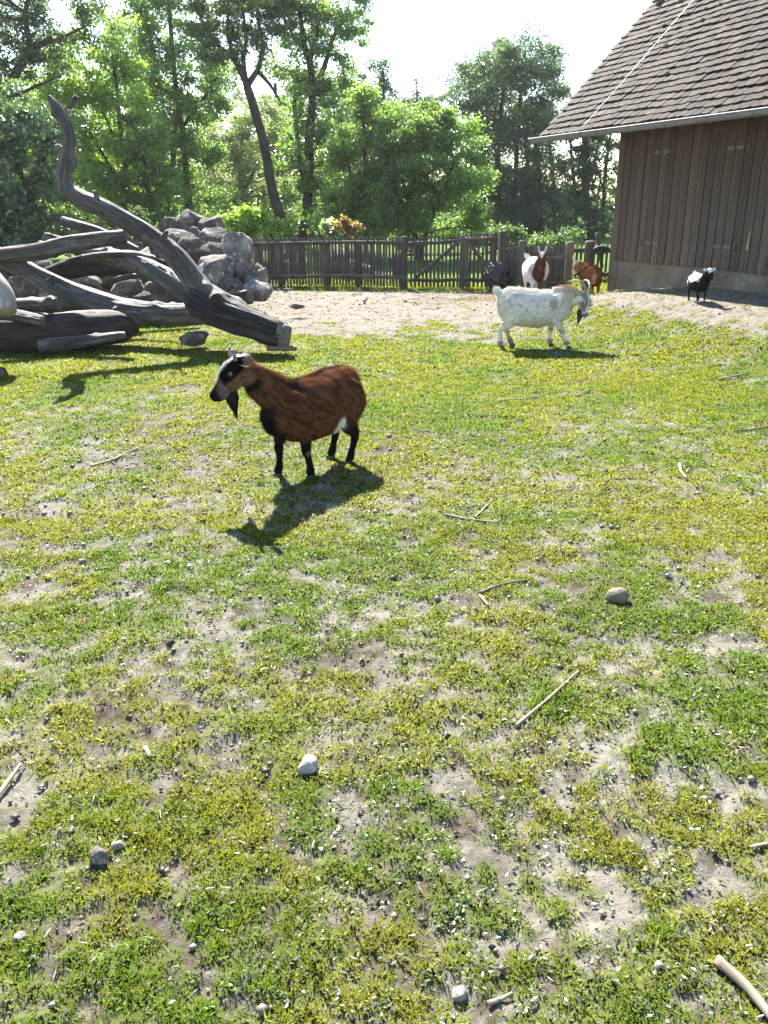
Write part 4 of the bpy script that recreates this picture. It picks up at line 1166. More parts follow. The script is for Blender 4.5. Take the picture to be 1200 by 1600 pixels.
# ================================================================== STICKS
def stick(label, pts, rpx, mat, seed, name='stick', lift=1.3):
    W = []
    for u, v in pts:
        p = ground_at(u, v); W.append(p)
    k = (W[0] - Vector((0, 0, CAM_H))).length / F; r = rpx * k * 1.1
    W = [Vector((p.x, p.y, p.z + r * (0.9 + lift))) for p in W]
    Pp, Rr = resample(W, [r * (1.0 - .35 * i / (len(W) - 1)) for i in range(len(W))], max(.02, r))
    Pp = np.array([[x, y, max(z, tz(x, y) + r * .7)] for x, y, z in Pp])
    g = Geo(); V, Fc, G = tube_geo(Pp, Rr, 10, seed, .08, .03, knots=3); c = np.array(W[0]); g.add(V - c, Fc, G)
    tag(link(name, g.mesh(name, M[mat]), None, c), label, 'stick')
for i, (lb, pts, r, mt) in enumerate((
    ('long thin dark stick on the bare patch left of the brown goat', [(142, 732), (175, 722), (200, 710), (216, 703)], 1.5, 'stick'),
    ('thin dry stick lying across the turf, crossed by a shorter one', [(696, 808), (735, 816), (778, 820)], 1.8, 'stick'),
    ('short pale stick leaning off the end of the thin dry one', [(742, 812), (757, 797), (770, 783)], 1.6, 'palestick'),
    ('stick lying on the earth left of the tan stone, bent at one end', [(750, 930), (785, 917), (827, 910)], 2.0, 'stick'),
    ('short straight stick by the bent one on the turf', [(750, 935), (763, 952)], 2.2, 'palestick'),
    ('straight brown stick slanting over the turf at right of centre', [(806, 1140), (855, 1098), (903, 1054)], 2.6, 'stick'),
    ('pale stick at the left edge of the paddock', [(-8, 1258), (14, 1228), (34, 1200)], 3.2, 'palestick'),
    ('thick bare stick cut off by the lower right corner', [(1118, 1512), (1150, 1540), (1180, 1572), (1215, 1620)], 6.0, 'palestick'),
    ('small curved pale twig on the turf at far right', [(1061, 730), (1064, 742), (1072, 753)], 2.2, 'palestick'),
    ('thin twig lying on turf below the white goat', [(780, 628), (815, 626), (845, 622)], 1.2, 'palestick'),
    ('thin twig on turf right of the white goat', [(900, 622), (920, 612)], 1.4, 'palestick'),
    ('thin grey twig near the right edge below the barn', [(1122, 596), (1145, 592), (1165, 586)], 1.5, 'palestick'),
    ('short dark twig standing up from the bare earth before the fence', [(568, 474), (570, 470), (573, 466)], 1.6, 'stick'),
    ('pale thin stick on turf at the right edge of the paddock', [(1150, 676), (1180, 673), (1205, 668)], 1.3, 'palestick'),
    ('split sliver of wood in the bare soil at the bottom', [(762, 1574), (785, 1566), (800, 1557)], 3.0, 'palestick'),
    ('grey stick end poking in at the right edge, above the thick bare one', [(1172, 1330), (1205, 1322)], 2.5, 'palestick'),
    ('short wood chip on the turf below the dung lump', [(228, 1174), (236, 1190)], 3.0, 'palestick'))):
    stick(lb, pts, r, mt, 40 + i)

# ================================================================== GOATS
def loft(st, seg=20):
    """closed body of elliptical sections. st: (x, y, z, ry, rz) along a path; sections stand across the path"""
    st = np.array(st, float)
    # smooth resample
    P, _ = resample(st[:, :3], np.zeros(len(st)), .022)
    n = len(P); s0 = np.concatenate([[0], np.cumsum(np.linalg.norm(np.diff(st[:, :3], axis=0), axis=1))]); s = np.concatenate([[0], np.cumsum(np.linalg.norm(np.diff(P, axis=0), axis=1))])
    s = s / s[-1] * s0[-1]
    A = np.interp(s, s0, st[:, 3]); B = np.interp(s, s0, st[:, 4])
    T = np.gradient(P, axis=0); T /= np.linalg.norm(T, axis=1, keepdims=True)
    V = []
    th = np.arange(seg) / seg * 2 * np.pi
    for i in range(n):
        t = T[i]; side = np.array([0, 1.0, 0]); side = side - t * t.dot(side)
        if np.linalg.norm(side) < .3: side = np.array([1.0, 0, 0]) - t * t[0]
        side /= np.linalg.norm(side); up = np.cross(t, side)
        V.append(P[i] + np.outer(np.cos(th) * A[i], side) + np.outer(np.sin(th) * B[i], up))
    V = np.vstack(V); F_ = []
    for i in range(n - 1):
        for j in range(seg): F_.append((i * seg + j, i * seg + (j + 1) % seg, (i + 1) * seg + (j + 1) % seg, (i + 1) * seg + j))
    b = len(V); V = np.vstack([V, P[0], P[-1]])
    for j in range(seg): F_.append((b, (j + 1) % seg, j)); F_.append((b + 1, (n - 1) * seg + j, (n - 1) * seg + (j + 1) % seg))
    return V, F_

def remeshed(Vs, Fs, voxel, smooth_n):
    me = np_mesh('tmp', Vs, Fs, None, True); o = link('tmp', me)
    r = o.modifiers.new('r', 'REMESH'); r.mode = 'VOXEL'; r.voxel_size = voxel
    s = o.modifiers.new('s', 'SMOOTH'); s.iterations = smooth_n; s.factor = .5
    dg = bpy.context.evaluated_depsgraph_get(); ev = o.evaluated_get(dg); m2 = ev.to_mesh()
    V = np.zeros(len(m2.vertices) * 3); m2.vertices.foreach_get('co', V); V = V.reshape(-1, 3)
    m2.calc_loop_triangles(); Tn = np.zeros(len(m2.loop_triangles) * 3, np.int32); m2.loop_triangles.foreach_get('vertices', Tn)
    Nn = np.zeros(len(m2.vertices) * 3); m2.vertices.foreach_get('normal', Nn)
    ev.to_mesh_clear(); bpy.data.objects.remove(o); bpy.data.meshes.remove(me)
    return V, Tn.reshape(-1, 3), Nn.reshape(-1, 3)

TORSO = [(-.43, 0, .50, .04, .06), (-.40, 0, .50, .10, .125), (-.33, 0, .492, .145, .18), (-.22, 0, .465, .185, .205), (-.08, 0, .44, .205, .205), (.06, 0, .44, .20, .20), (.18, 0, .455, .172, .192), (.28, 0, .475, .14, .175), (.35, 0, .49, .105, .14), (.40, 0, .505, .05, .075)]
NECK = [(.24, 0, .53, .10, .15), (.34, 0, .60, .088, .125), (.44, 0, .69, .072, .095), (.515, 0, .765, .062, .08), (.55, 0, .80, .05, .06)]
HEADST = [(-.055, 0, .0, .034, .04), (-.02, 0, .004, .054, .06), (.03, 0, -.004, .060, .068), (.075, 0, -.018, .052, .060), (.115, 0, -.034, .040, .046), (.155, 0, -.048, .034, .036), (.19, 0, -.056, .031, .031), (.212, 0, -.06, .020, .020)]
JAW = [(-.01, 0, -.05, .036, .03), (.05, 0, -.068, .034, .028), (.11, 0, -.078, .026, .022), (.165, 0, -.082, .022, .018), (.195, 0, -.078, .014, .012)]
FL = [(.20, .085, .50, .05, .10), (.215, .10, .40, .050, .070), (.198, .10, .315, .036, .043), (.208, .097, .25, .025, .028), (.216, .095, .205, .030, .032), (.212, .093, .165, .0205, .022), (.212, .092, .11, .0185, .0195), (.218, .09, .068, .0245, .027), (.232, .09, .03, .024, .027)]
HL = [(-.27, .085, .50, .075, .135), (-.24, .115, .40, .062, .105), (-.245, .12, .32, .046, .068), (-.315, .108, .25, .028, .038), (-.352, .10, .205, .026, .034), (-.345, .10, .16, .020, .025), (-.332, .10, .11, .0185, .021), (-.322, .10, .068, .0245, .027), (-.305, .10, .03, .024, .027)]

def hoof_mesh():
    V, Fc = [], []
    g = Geo()
    for s in (-1, 1):
        pr = [(-.028, s * .004), (.0, s * .003), (.034, s * .005), (.030, s * .018), (.0, s * .029), (-.024, s * .025)]
        b = [(x, y, 0) for x, y in pr] + [(x * .82 - .004, y * .84 + s * .001, .034) for x, y in pr]
        n = 6; f = [tuple(range(n))[::-1 if s > 0 else 1], tuple(range(n, 2 * n))[::1 if s > 0 else -1]] + [((i, (i + 1) % n, n + (i + 1) % n, n + i) if s > 0 else (i, n + i, n + (i + 1) % n, (i + 1) % n)) for i in range(n)]
        g.add(b, f)
    return g.mesh('hoof', M['hoof'], False)

def ear_mesh(L, W, col_out):
    """leaf shaped cupped ear pointing along +x, opening towards -z"""
    V, Fc = [], []; n = 9; m = 6
    for side in (0, 1):
        for i in range(n):
            t = i / (n - 1); w = W * (.35 + .65 * math.sin(min(1, t * 1.35 + .12) * math.pi / 1.0 * .5) if t < .62 else math.cos((t - .62) / .38 * math.pi / 2) ** .8 * 1.0 + .02)
            for j in range(m + 1):
                a = (j / m - .5) * 2
                V.append((L * t, w * a * .5, -.35 * W * (1 - a * a) * (1 - .4 * t) + .010 * (1 if side == 0 else 0) * (1 - t * .6)))
    for side in (0, 1):
        o = side * n * (m + 1)
        for i in range(n - 1):
            for j in range(m):
                q = (o + i * (m + 1) + j, o + (i + 1) * (m + 1) + j, o + (i + 1) * (m + 1) + j + 1, o + i * (m + 1) + j + 1)
                Fc.append(q if side == 0 else q[::-1])
    o = n * (m + 1)
    for i in range(n - 1):
        for j in (0, m):
            a, b = i * (m + 1) + j, (i + 1) * (m + 1) + j
            Fc.append((a, o + a, o + b, b) if j == 0 else (a, b, o + b, o + a))
    cols = np.tile(np.array(col_out, float), (len(V), 1)); cols[o:] = cols[o:] * .7 + np.array([.20, .13, .10]) * .3
    return np_mesh('ear', V, Fc, M['fur'], True, cols=cols)

def strands(P, D, Ln, Wd, C, Nm):
    """one tapering hair (triangle) per row"""
    side = np.cross(D, Nm); side /= np.maximum(np.linalg.norm(side, axis=1, keepdims=True), 1e-6)
    tip = P + D * Ln[:, None]
    V = np.stack([P - side * Wd[:, None] * .5, P + side * Wd[:, None] * .5, tip], 1).reshape(-1, 3)
    return V, np.repeat(C, 3, 0), np.repeat(Nm, 3, 0)

def tassel(name, root, direction, L, r, n, col, rng, parent, bend=(0, 0, 0), colvar=.3, wd=.006, wave=.15, flare=0):
    """hanging lock of hair (beard, tail)"""
    V, C = [], []
    d = np.array(direction, float); d /= np.linalg.norm(d)
    a = np.cross(d, [0.3, 1, .2]); a /= np.linalg.norm(a); b = np.cross(d, a)
    for i in range(n):
        th, q = rng.uniform(0, 2 * np.pi), math.sqrt(rng.uniform(0, 1))
        o = np.array(root) + (a * math.cos(th) + b * math.sin(th)) * r * q * (.55 if flare else 1)
        l = L * rng.uniform(.55, 1.05) * (1 - .3 * q); w = wd * rng.uniform(.6, 1.3)
        sd = a * math.cos(th + 1.5) + b * math.sin(th + 1.5)
        out = (a * math.cos(th) + b * math.sin(th)) * r * q
        pts = []
        for k in range(4):
            t = k / 3
            pts.append(o + d * l * t + out * .35 * math.sin(t * 2.6) * (1 if t < .6 else .6) - out * .9 * t * t * (0 if flare else 1) + out * flare * t + np.array(bend) * l * t * t + rng.normal(size=3) * wave * .02 * t)
        base = len(V)
        for k in range(3): V += [pts[k] - sd * w * (.6 + .4 * (k == 1)), pts[k] + sd * w * (.6 + .4 * (k == 1))]
        V.append(pts[3])
        c = np.array(col) * rng.uniform(1 - colvar, 1 + colvar)
        C += [c] * 7
    n7 = np.arange(n)[:, None] * 7
    Fc = np.concatenate([n7 + np.array(f) for f in ((0, 1, 3), (0, 3, 2), (2, 3, 5), (2, 5, 4), (4, 5, 6))])
    me = np_mesh(name, np.array(V), Fc, M['fur'], True, cols=np.clip(np.array(C), 0, 1))
    return link(name, me, parent)

def goat(label, loc, heading, scale, color, torso=TORSO, neck=NECK, head_pos=(.57, 0, .80), head_yaw=0, head_pitch=-.7, head_roll=0, fl=None, hl=None, fr=None, hr=None,
         horns='long', horn_scale=1.0, beard=None, beard_col=(.02, .018, .016), ear_droop=-.15, ear_back=-.5, ear_col=(.25, .12, .06), tail='up', tail_col=(.7, .68, .64), tail_len=.13,
         nfur=26000, seed=1, voxel=.0085, horn_mat=None, furlen=.022, group=None, lockamt=1.0, head_scale=1.0, tail_tilt=0, body_roll=0, furwid=.0032):
    rng = np.random.default_rng(seed)
    t = thing('goat', label, 'goat', loc, heading, group); t.scale = (scale,) * 3
    legs = [('f', 1, fl or FL), ('f', -1, fr or FL), ('h', 1, hl or HL), ('h', -1, hr or HL)]
    HM = Matrix.Translation(head_pos) @ Euler((0, 0, head_yaw)).to_matrix().to_4x4() @ Euler((0, -head_pitch, 0)).to_matrix().to_4x4() @ Euler((head_roll, 0, 0)).to_matrix().to_4x4() @ Matrix.Scale(head_scale, 4)
    Hn = np.array(HM)
    def hx(p): return (np.asarray(p, float) @ Hn[:3, :3].T) + Hn[:3, 3]
    VV, FF, n = [], [], 0
    def add(V, Fc):
        nonlocal n
        VV.append(V); FF.extend([tuple(i + n for i in f) for f in Fc]); n += len(V)
    add(*loft(torso, 26)); 
    nk = [list(s) for s in neck]
    # last neck station meets the skull
    e = hx((-.03, 0, -.03)); nk[-1][:3] = list(e)
    add(*loft(nk, 20))
    for S in (HEADST, JAW):
        V, Fc = loft(S, 18); add(hx(V), Fc)
    for s in (-1, 1):                                             # brow ridges
        V, Fc = loft([(.03, s * .040, .03, .012, .012), (.065, s * .045, .025, .016, .014), (.095, s * .040, .005, .010, .010)], 10); add(hx(V), Fc)
    for q in (-1, 1):
        add(*loft([(.30, q * .085, .60, .02, .03), (.24, q * .118, .55, .045, .065), (.19, q * .135, .46, .045, .07), (.19, q * .125, .38, .03, .05)], 14))
        add(*loft([(-.20, q * .10, .60, .02, .04), (-.27, q * .125, .54, .05, .075), (-.30, q * .13, .45, .05, .085), (-.27, q * .125, .37, .035, .06)], 14))
    feet = []
    for kind, s, S in legs:
        S2 = [(a, b * s if True else b, c, d, f) for a, b, c, d, f in S]
        add(*loft(S2, 14)); feet.append(S2[-1])
    V, T, Nn = remeshed(np.vstack(VV), FF, voxel, 5)
    # head-frame coordinates
    inv = np.array(HM.inverted()); Hc = V @ inv[:3, :3].T + inv[:3, 3]
    C = np.clip(color(V, Hc, Nn), 0, 1)
    link('body', np_mesh('body', V, T, M['fur'], True, cols=C), t)
    # coat
    a, b, c = V[T[:, 0]], V[T[:, 1]], V[T[:, 2]]
    ar = np.linalg.norm(np.cross(b - a, c - a), axis=1); ar /= ar.sum()
    pick = rng.choice(len(T), nfur, p=ar); w = rng.dirichlet((1, 1, 1), nfur)
    P = (V[T[pick]] * w[..., None]).sum(1); Nm = (Nn[T[pick]] * w[..., None]).sum(1); Nm /= np.linalg.norm(Nm, axis=1, keepdims=True)
    Cf = (C[T[pick]] * w[..., None]).sum(1); H = (Hc[T[pick]] * w[..., None]).sum(1)
    ishead = (H[:, 0] > -.05) & (np.abs(H[:, 1]) < .09) & (H[:, 2] > -.13) & (H[:, 2] < .10) & (H[:, 0] < .26)
    D = np.where(ishead[:, None], -Hn[:3, 0] * .8, np.array([-.75, 0, -.55]))
    leg = P[:, 2] < .24; D[leg] = (-.1, 0, -1)
    flow = np.stack([fbm(P[:, 0] * 9, P[:, 2] * 9 + P[:, 1] * 5, 3 + i, 2) - .5 for i in range(3)], -1) * 1.0
    D = D + flow + rng.normal(size=P.shape) * .16
    D = D - Nm * (D * Nm).sum(1, keepdims=True); D /= np.linalg.norm(D, axis=1, keepdims=True)
    D = D + Nm * rng.uniform(.12, .5, (nfur, 1)); D /= np.linalg.norm(D, axis=1, keepdims=True)
    Ln = furlen * rng.uniform(.5, 1.35, nfur); Ln[ishead] *= .38; Ln[leg] *= .55
    bk = (np.abs(P[:, 1]) < .05) & (P[:, 2] > .6) & ~ishead; Ln[bk] *= 1.5
    lock = fbm(P[:, 0] * 46 + P[:, 1] * 30, P[:, 2] * 55 - P[:, 0] * 18 + P[:, 1] * 20, seed + 60, 3)
    Ln *= .6 + .9 * lock; D = D + Nm * (.5 * (lock - .5))[:, None]; D /= np.linalg.norm(D, axis=1, keepdims=True)
    Cf = np.clip(Cf * (1 + rng.uniform(-.4, .4, (nfur, 1)) * (.3 + .7 * lockamt)) * (1 + lockamt * (sstep(.25, .75, lock) - .5))[:, None], 0, 1)
    v, cc, nn = strands(P, D, Ln, np.full(nfur, furwid), Cf, Nm)
    me = np_mesh('coat', v, np.arange(len(v)).reshape(-1, 3), M['fur'], True, cols=cc, normals=nn)
    tag(link('coat', me, t), None, None, None, 'stuff')
    # hooves
    hm = hoof_mesh()
    for f in feet: link('hoof', hm, t, (f[0] + .008, f[1], -0.002), (0, 0, rng.uniform(-.15, .15)))
    # eyes
    bm = bmesh.new(); bmesh.ops.create_uvsphere(bm, u_segments=14, v_segments=10, radius=.0145); em = bpy.data.meshes.new('eye'); bm.to_mesh(em); bm.free(); em.materials.append(M['eye'])
    em.polygons.foreach_set('use_smooth', np.ones(len(em.polygons), bool))
    Rh = HM.to_3x3().normalized().to_euler()
    for s in (-1, 1): link('eye', em, t, hx((.062, s * .0505, .012)), Rh, (head_scale,) * 3)
    # ears
    for s in (-1, 1):
        me = ear_mesh(.125, .06, ear_col)
        d = Vector((ear_back, s * 1.0, ear_droop)).normalized(); up = Vector((.35, 0, 1)); yv = up.cross(d).normalized(); zv = d.cross(yv)
        R = HM.to_3x3() @ frame_from(d, yv, zv)
        o = link('ear', me, t, hx((-.022, s * .045, .022))); o.rotation_euler = R.normalized().to_euler(); o.scale = (head_scale,) * 3
    # horns
    if horns:
        for s in (-1, 1):
            if horns == 'long':
                pts = [(-.01, s * .022, .045), (-.015, s * .035, .10), (-.045, s * .055, .165), (-.10, s * .08, .205), (-.165, s * .105, .21), (-.215, s * .125, .185)]; rr = [.021, .020, .018, .014, .009, .003]
            elif horns == 'curved':
                pts = [(-.005, s * .022, .045), (-.01, s * .034, .085), (-.02, s * .050, .12), (-.045, s * .058, .14), (-.07, s * .056, .138)]; rr = [.017, .0155, .012, .008, .003]
            elif horns == 'stub':
                pts = [(-.005, s * .026, .045), (-.012, s * .040, .075), (-.028, s * .055, .100), (-.045, s * .062, .108)]; rr = [.013, .011, .007, .002]
            else:
                pts = horns[s]; rr = np.interp(np.linspace(0, 1, len(pts)), [0, .3, .7, 1], [.019, .0165, .010, .002])
            pts = [(np.array(p) - np.array(pts[0])) * horn_scale + np.array(pts[0]) for p in pts]
            Pp, Rr = resample([hx(p) for p in pts], [r * head_scale * (.6 + .4 * horn_scale) for r in rr], .008)
            Rr = Rr * (1 + .05 * np.sin(np.arange(len(Rr)) * 2.1))
            g = Geo(); g.add(*tube_geo(Pp, Rr, 14)); link('horn', g.mesh('horn', horn_mat or M['horn']), t)
    if beard:
        r0 = hx((.10, 0, -.085)); tassel('beard', r0, (beard[1], beard[2], -1), beard[0], .036, 420, beard_col, rng, t, bend=(-.15, 0, 0))
    # nose and lips
    for s in (-1, 1):
        V2, F2 = loft([(.196, s * .012, -.050, .004, .003), (.206, s * .014, -.052, .006, .004), (.212, s * .011, -.056, .003, .003)], 8)
        g = Geo(); g.add(hx(V2), F2); link('nostril', g.mesh('nostril', M['hoof']), t)
    ts = np.array(torso[1][:3]) + np.array([0.0, 0, .09])
    if tail == 'up': tassel('tail', ts - np.array([-.01, 0, .02]), (-.45, tail_tilt, 1.0), tail_len, .042, 520, tail_col, rng, t, bend=(-.25, 0, 0), wd=.009, flare=.55)
    else: tassel('tail', ts + np.array([-.01, 0, -.01]), (-.8, tail_tilt, -.6), tail_len, .025, 300, tail_col, rng, t, bend=(0, 0, -.4), wd=.007)
    return t

def nz3(V, f, s): return fbm(V[:, 0] * f + V[:, 2] * f * .7 + s, V[:, 1] * f - V[:, 2] * f * .6, s, 3)
def lay(C, mask, col):
    m = np.clip(mask, 0, 1)[:, None]; return C * (1 - m) + np.array(col) * m
def headmask(H): return sstep(-.075, -.035, H[:, 0]) * (H[:, 0] < .3) * (np.abs(H[:, 1]) < .12) * (H[:, 2] > -.14) * (H[:, 2] < .12)

def col_brown(V, H, Nn):
    x, y, z = V.T; n = nz3(V, 7, 5) - .5; n2 = nz3(V, 25, 8) - .5
    C = np.tile(np.array([.098, .041, .021]), (len(V), 1)) * (1 + .5 * n + .4 * n2)[:, None]
    C = lay(C, sstep(.2, .42, x) * .55, np.array([.098, .046, .028]))                      # duller shoulder and neck
    blk = np.array([.010, .009, .008])
    C = lay(C, sstep(.035, .012, np.abs(y) - .012 * n) * sstep(.56, .62, z) * (1 - sstep(.30, .40, x)), blk)
    C = lay(C, np.exp(-((x - .20) / .06) ** 2) * sstep(.55, .62, z + .2 * n), blk)
    C = lay(C, sstep(.30, .25, z + .06 * n) * (np.abs(x) < .5), blk)                         # belly line
    legf = (x > .10) * sstep(.345, .27, z + .05 * n); C = lay(C, legf, blk)
    legh = (x < -.16) * sstep(.37, .30, z + .05 * n); C = lay(C, legh, blk)
    C = lay(C, (x > .30) * sstep(.085, .04, np.abs(y) + .03 * n) * sstep(.60, .50, z), blk)    # breast stripe
    C = lay(C, sstep(.55, .65, nz3(V, 4, 21)) * (x > .2) * sstep(.5, .42, z) * .6, blk)
    C = lay(C, sstep(1.15, .8, np.sqrt(((x + .115) / .055) ** 2 + ((z - .325) / .08) ** 2) + .5 * n2) * (y > .04), np.array([.74, .70, .66]))
    C = lay(C, sstep(1.2, .7, np.sqrt(((x - .165) / .025) ** 2 + ((z - .20) / .018) ** 2)) * (y > 0.10), np.array([.2, .16, .14]))
    hm = headmask(H); hx_, hy, hz = H.T
    hc = np.tile(np.array([.13, .068, .042]), (len(V), 1)) * (1 + .3 * n2)[:, None]
    hc = lay(hc, sstep(-.030, -.012, hz + .18 * (hx_ - .06) + .02 * n) * sstep(.20, .16, hx_), blk)
    hc = lay(hc, sstep(-.09, -.12, hz + .15 * hx_) * sstep(.10, .06, hx_), blk)
    hc = lay(hc, sstep(.028, .017, np.abs(hy)) * sstep(.10, .02, hx_) * sstep(.02, .04, hz), np.array([.70, .66, .62]))
    hc = lay(hc, sstep(.014, .007, np.abs(hy)) * sstep(.17, .13, hx_) * (hz > -.02) * .7, np.array([.45, .42, .4]))
    hc = lay(hc, sstep(.02, .012, np.abs(hy) * 1.0) * 0, blk)
    hc = lay(hc, sstep(.115, .13, hx_) * sstep(.180, .165, hx_) * sstep(.012, .02, np.abs(hy)) * .6, np.array([.15, .14, .135]))
    hc = lay(hc, sstep(.165, .185, hx_), np.array([.018, .016, .016]))
    C = C * (1 - hm[:, None]) + hc * hm[:, None]
    return C

def col_white(V, H, Nn):
    x, y, z = V.T; n = nz3(V, 7, 15) - .5; n2 = nz3(V, 30, 18) - .5
    C = np.tile(np.array([.72, .675, .595]), (len(V), 1)) * (1 + .12 * n)[:, None]
    tan = np.array([.50, .40, .27]); gry = np.array([.22, .19, .175])
    C = lay(C, sstep(.26, .36, x + .05 * n) * sstep(.40, .55, z) * .7, tan)
    C = lay(C, sstep(.17, .24, x + .1 * n) * sstep(.60, .64, z) * .5, np.array([.5, .36, .22]))
    C = lay(C, sstep(1.3, .7, np.sqrt(((x - .20) / .045) ** 2 + ((z - .51) / .075) ** 2) + .5 * n2) * (y < 0) * .8, np.array([.33, .28, .26]))
    for a, b, r, q in ((-.28, .52, .02, .045), (-.17, .50, .03, .02), (-.10, .45, .018, .022), (.02, .49, .02, .03), (-.20, .60, .05, .014), (-.33, .46, .014, .02), (-.02, .62, .05, .012), (.10, .55, .02, .015), (-.24, .42, .02, .02), (-.05, .55, .016, .012)):
        C = lay(C, sstep(1.4, .5, np.sqrt(((x - a + .3 * (z - b)) / r) ** 2 + ((z - b) / q) ** 2) + .8 * n2) * .4, gry)
    C = lay(C, sstep(.55, .68, nz3(V, 14, 29)) * .10, gry)
    C = lay(C, (x < -.2) * (y > 0) * sstep(.36, .26, z) * .8, np.array([.42, .28, .18]))
    C = lay(C, sstep(.11, .07, z) * .75, np.array([.12, .10, .09]))
    C = lay(C, (x > .1) * sstep(1.3, .6, np.sqrt(((z - .20) / .025) ** 2)) * .6, gry)
    hm = headmask(H); hx_, hy, hz = H.T
    hc = np.tile(np.array([.66, .63, .58]), (len(V), 1))
    hc = lay(hc, sstep(.014, .024, np.abs(hy)) * sstep(.060, .048, np.abs(hy)) * (hx_ < .16) * (hz > -.05) * .85, np.array([.13, .105, .088]))
    hc = lay(hc, sstep(.165, .185, hx_) * .85, np.array([.10, .085, .085]))
    hc = lay(hc, sstep(-.055, -.085, hz) * sstep(.04, .08, hx_) * .6, np.array([.15, .13, .12]))
    hc = lay(hc, sstep(.0, -.04, hx_) * .8, np.array([.38, .30, .22]))
    hc = lay(hc, sstep(.5, .6, nz3(V, 16, 70)) * (hx_ < .13) * .5, np.array([.22, .18, .15]))
    return C * (1 - hm[:, None]) + hc * hm[:, None]

def col_pied(V, H, Nn):
    x, y, z = V.T; n = nz3(V, 7, 35) - .5; n2 = nz3(V, 25, 38) - .5
    br = np.array([.085, .033, .022]); C = np.tile(np.array([.74, .71, .68]), (len(V), 1)) * (1 + .1 * n)[:, None]
    C = lay(C, sstep(.27, .33, x + .06 * n) * sstep(-.06, -.02, y + .05 * n2 + .10) * (1 - sstep(.055, .085, y)), br)
    C = lay(C, sstep(.33, .37, x) * sstep(.52, .58, z), br)
    C = lay(C, (x > .18) * (y < -.02) * sstep(.40, .46, z) * (1 - sstep(.52, .60, z)) * .0, br)
    C = lay(C, sstep(.08, .05, np.abs(x - .22)) * (y < -.07) * sstep(.42, .50, z) * .6, np.array([.10, .05, .04]))
    C = lay(C, sstep(.36, .30, z) * (x > .1) * (y > -.02) * .9, br)
    hm = headmask(H); hx_, hy, hz = H.T
    hc = np.tile(br * 1.0, (len(V), 1))
    hc = lay(hc, sstep(.042, .026, np.abs(hy) + .3 * np.clip(hx_, 0, 1)) * sstep(.10, .05, hx_) * (hz > 0), np.array([.75, .72, .69]))
    hc = lay(hc, sstep(.18, .2, hx_) * .6, np.array([.22, .12, .10]))
    return C * (1 - hm[:, None]) + hc * hm[:, None]

def col_orange(V, H, Nn):
    x, y, z = V.T; n = nz3(V, 7, 45) - .5; n2 = nz3(V, 25, 48) - .5
    C = np.tile(np.array([.20, .082, .038]), (len(V), 1)) * (1 + .35 * n + .3 * n2)[:, None]
    C = lay(C, (x < -.36) * sstep(.055, .03, np.abs(y + .01)) * sstep(.56, .48, z) * .8, np.array([.45, .27, .17]))
    C = lay(C, sstep(.34, .28, z) * (x > -.2) * (x < .15) * .5, np.array([.5, .4, .32]))
    C = lay(C, sstep(.16, .10, z) * .6, np.array([.10, .06, .04]))
    hm = headmask(H); hc = np.tile(np.array([.30, .15, .08]), (len(V), 1)); hc = lay(hc, sstep(.1, .16, H[:, 0]), np.array([.6, .55, .5]))
    return C * (1 - hm[:, None]) + hc * hm[:, None]

def col_kid(V, H, Nn):
    x, y, z = V.T; n = nz3(V, 7, 55) - .5; n2 = nz3(V, 25, 58) - .5
    blk = np.array([.016, .015, .015]); w = np.array([.74, .72, .70])
    C = np.tile(blk, (len(V), 1))
    C = lay(C, sstep(.47, .55, z + .15 * n + .04 * n2) * sstep(.33, .26, x), w)
    C = lay(C, sstep(.03, .07, y + .06 * n) * sstep(.36, .44, z + .1 * n) * sstep(.26, .2, x) * .6, np.array([.33, .32, .31]))
    C = lay(C, (x < -.30) * sstep(.25, .45, z), w * .95)
    C = lay(C, sstep(.42, .47, x) * sstep(.62, .66, z) * 0, w)
    C = lay(C, (x > .12) * sstep(.085, .06, z) * .5, np.array([.4, .39, .38]))
    hm = headmask(H); hx_, hy, hz = H.T
    hc = np.tile(blk, (len(V), 1))
    hc = lay(hc, sstep(.065, .03, hx_) * sstep(.015, .03, hz), w)
    hc = lay(hc, sstep(.185, .2, hx_) * .6, np.array([.3, .27, .26]))
    return C * (1 - hm[:, None]) + hc * hm[:, None]

def legshift(S, dx_foot, lift=0.0, dy=0.0):
    """swing a leg: offset grows towards the hoof"""
    n = len(S); out = []
    z0 = S[0][2]
    for a, b, c, d, e in S:
        t = min(1, max(0, (z0 - .08 - c) / (z0 - .1))); out.append((a + dx_foot * t, b + dy * t, c + lift * t * t, d, e))
    return out

def heading_of(dx, dy): return math.atan2(dy, dx)

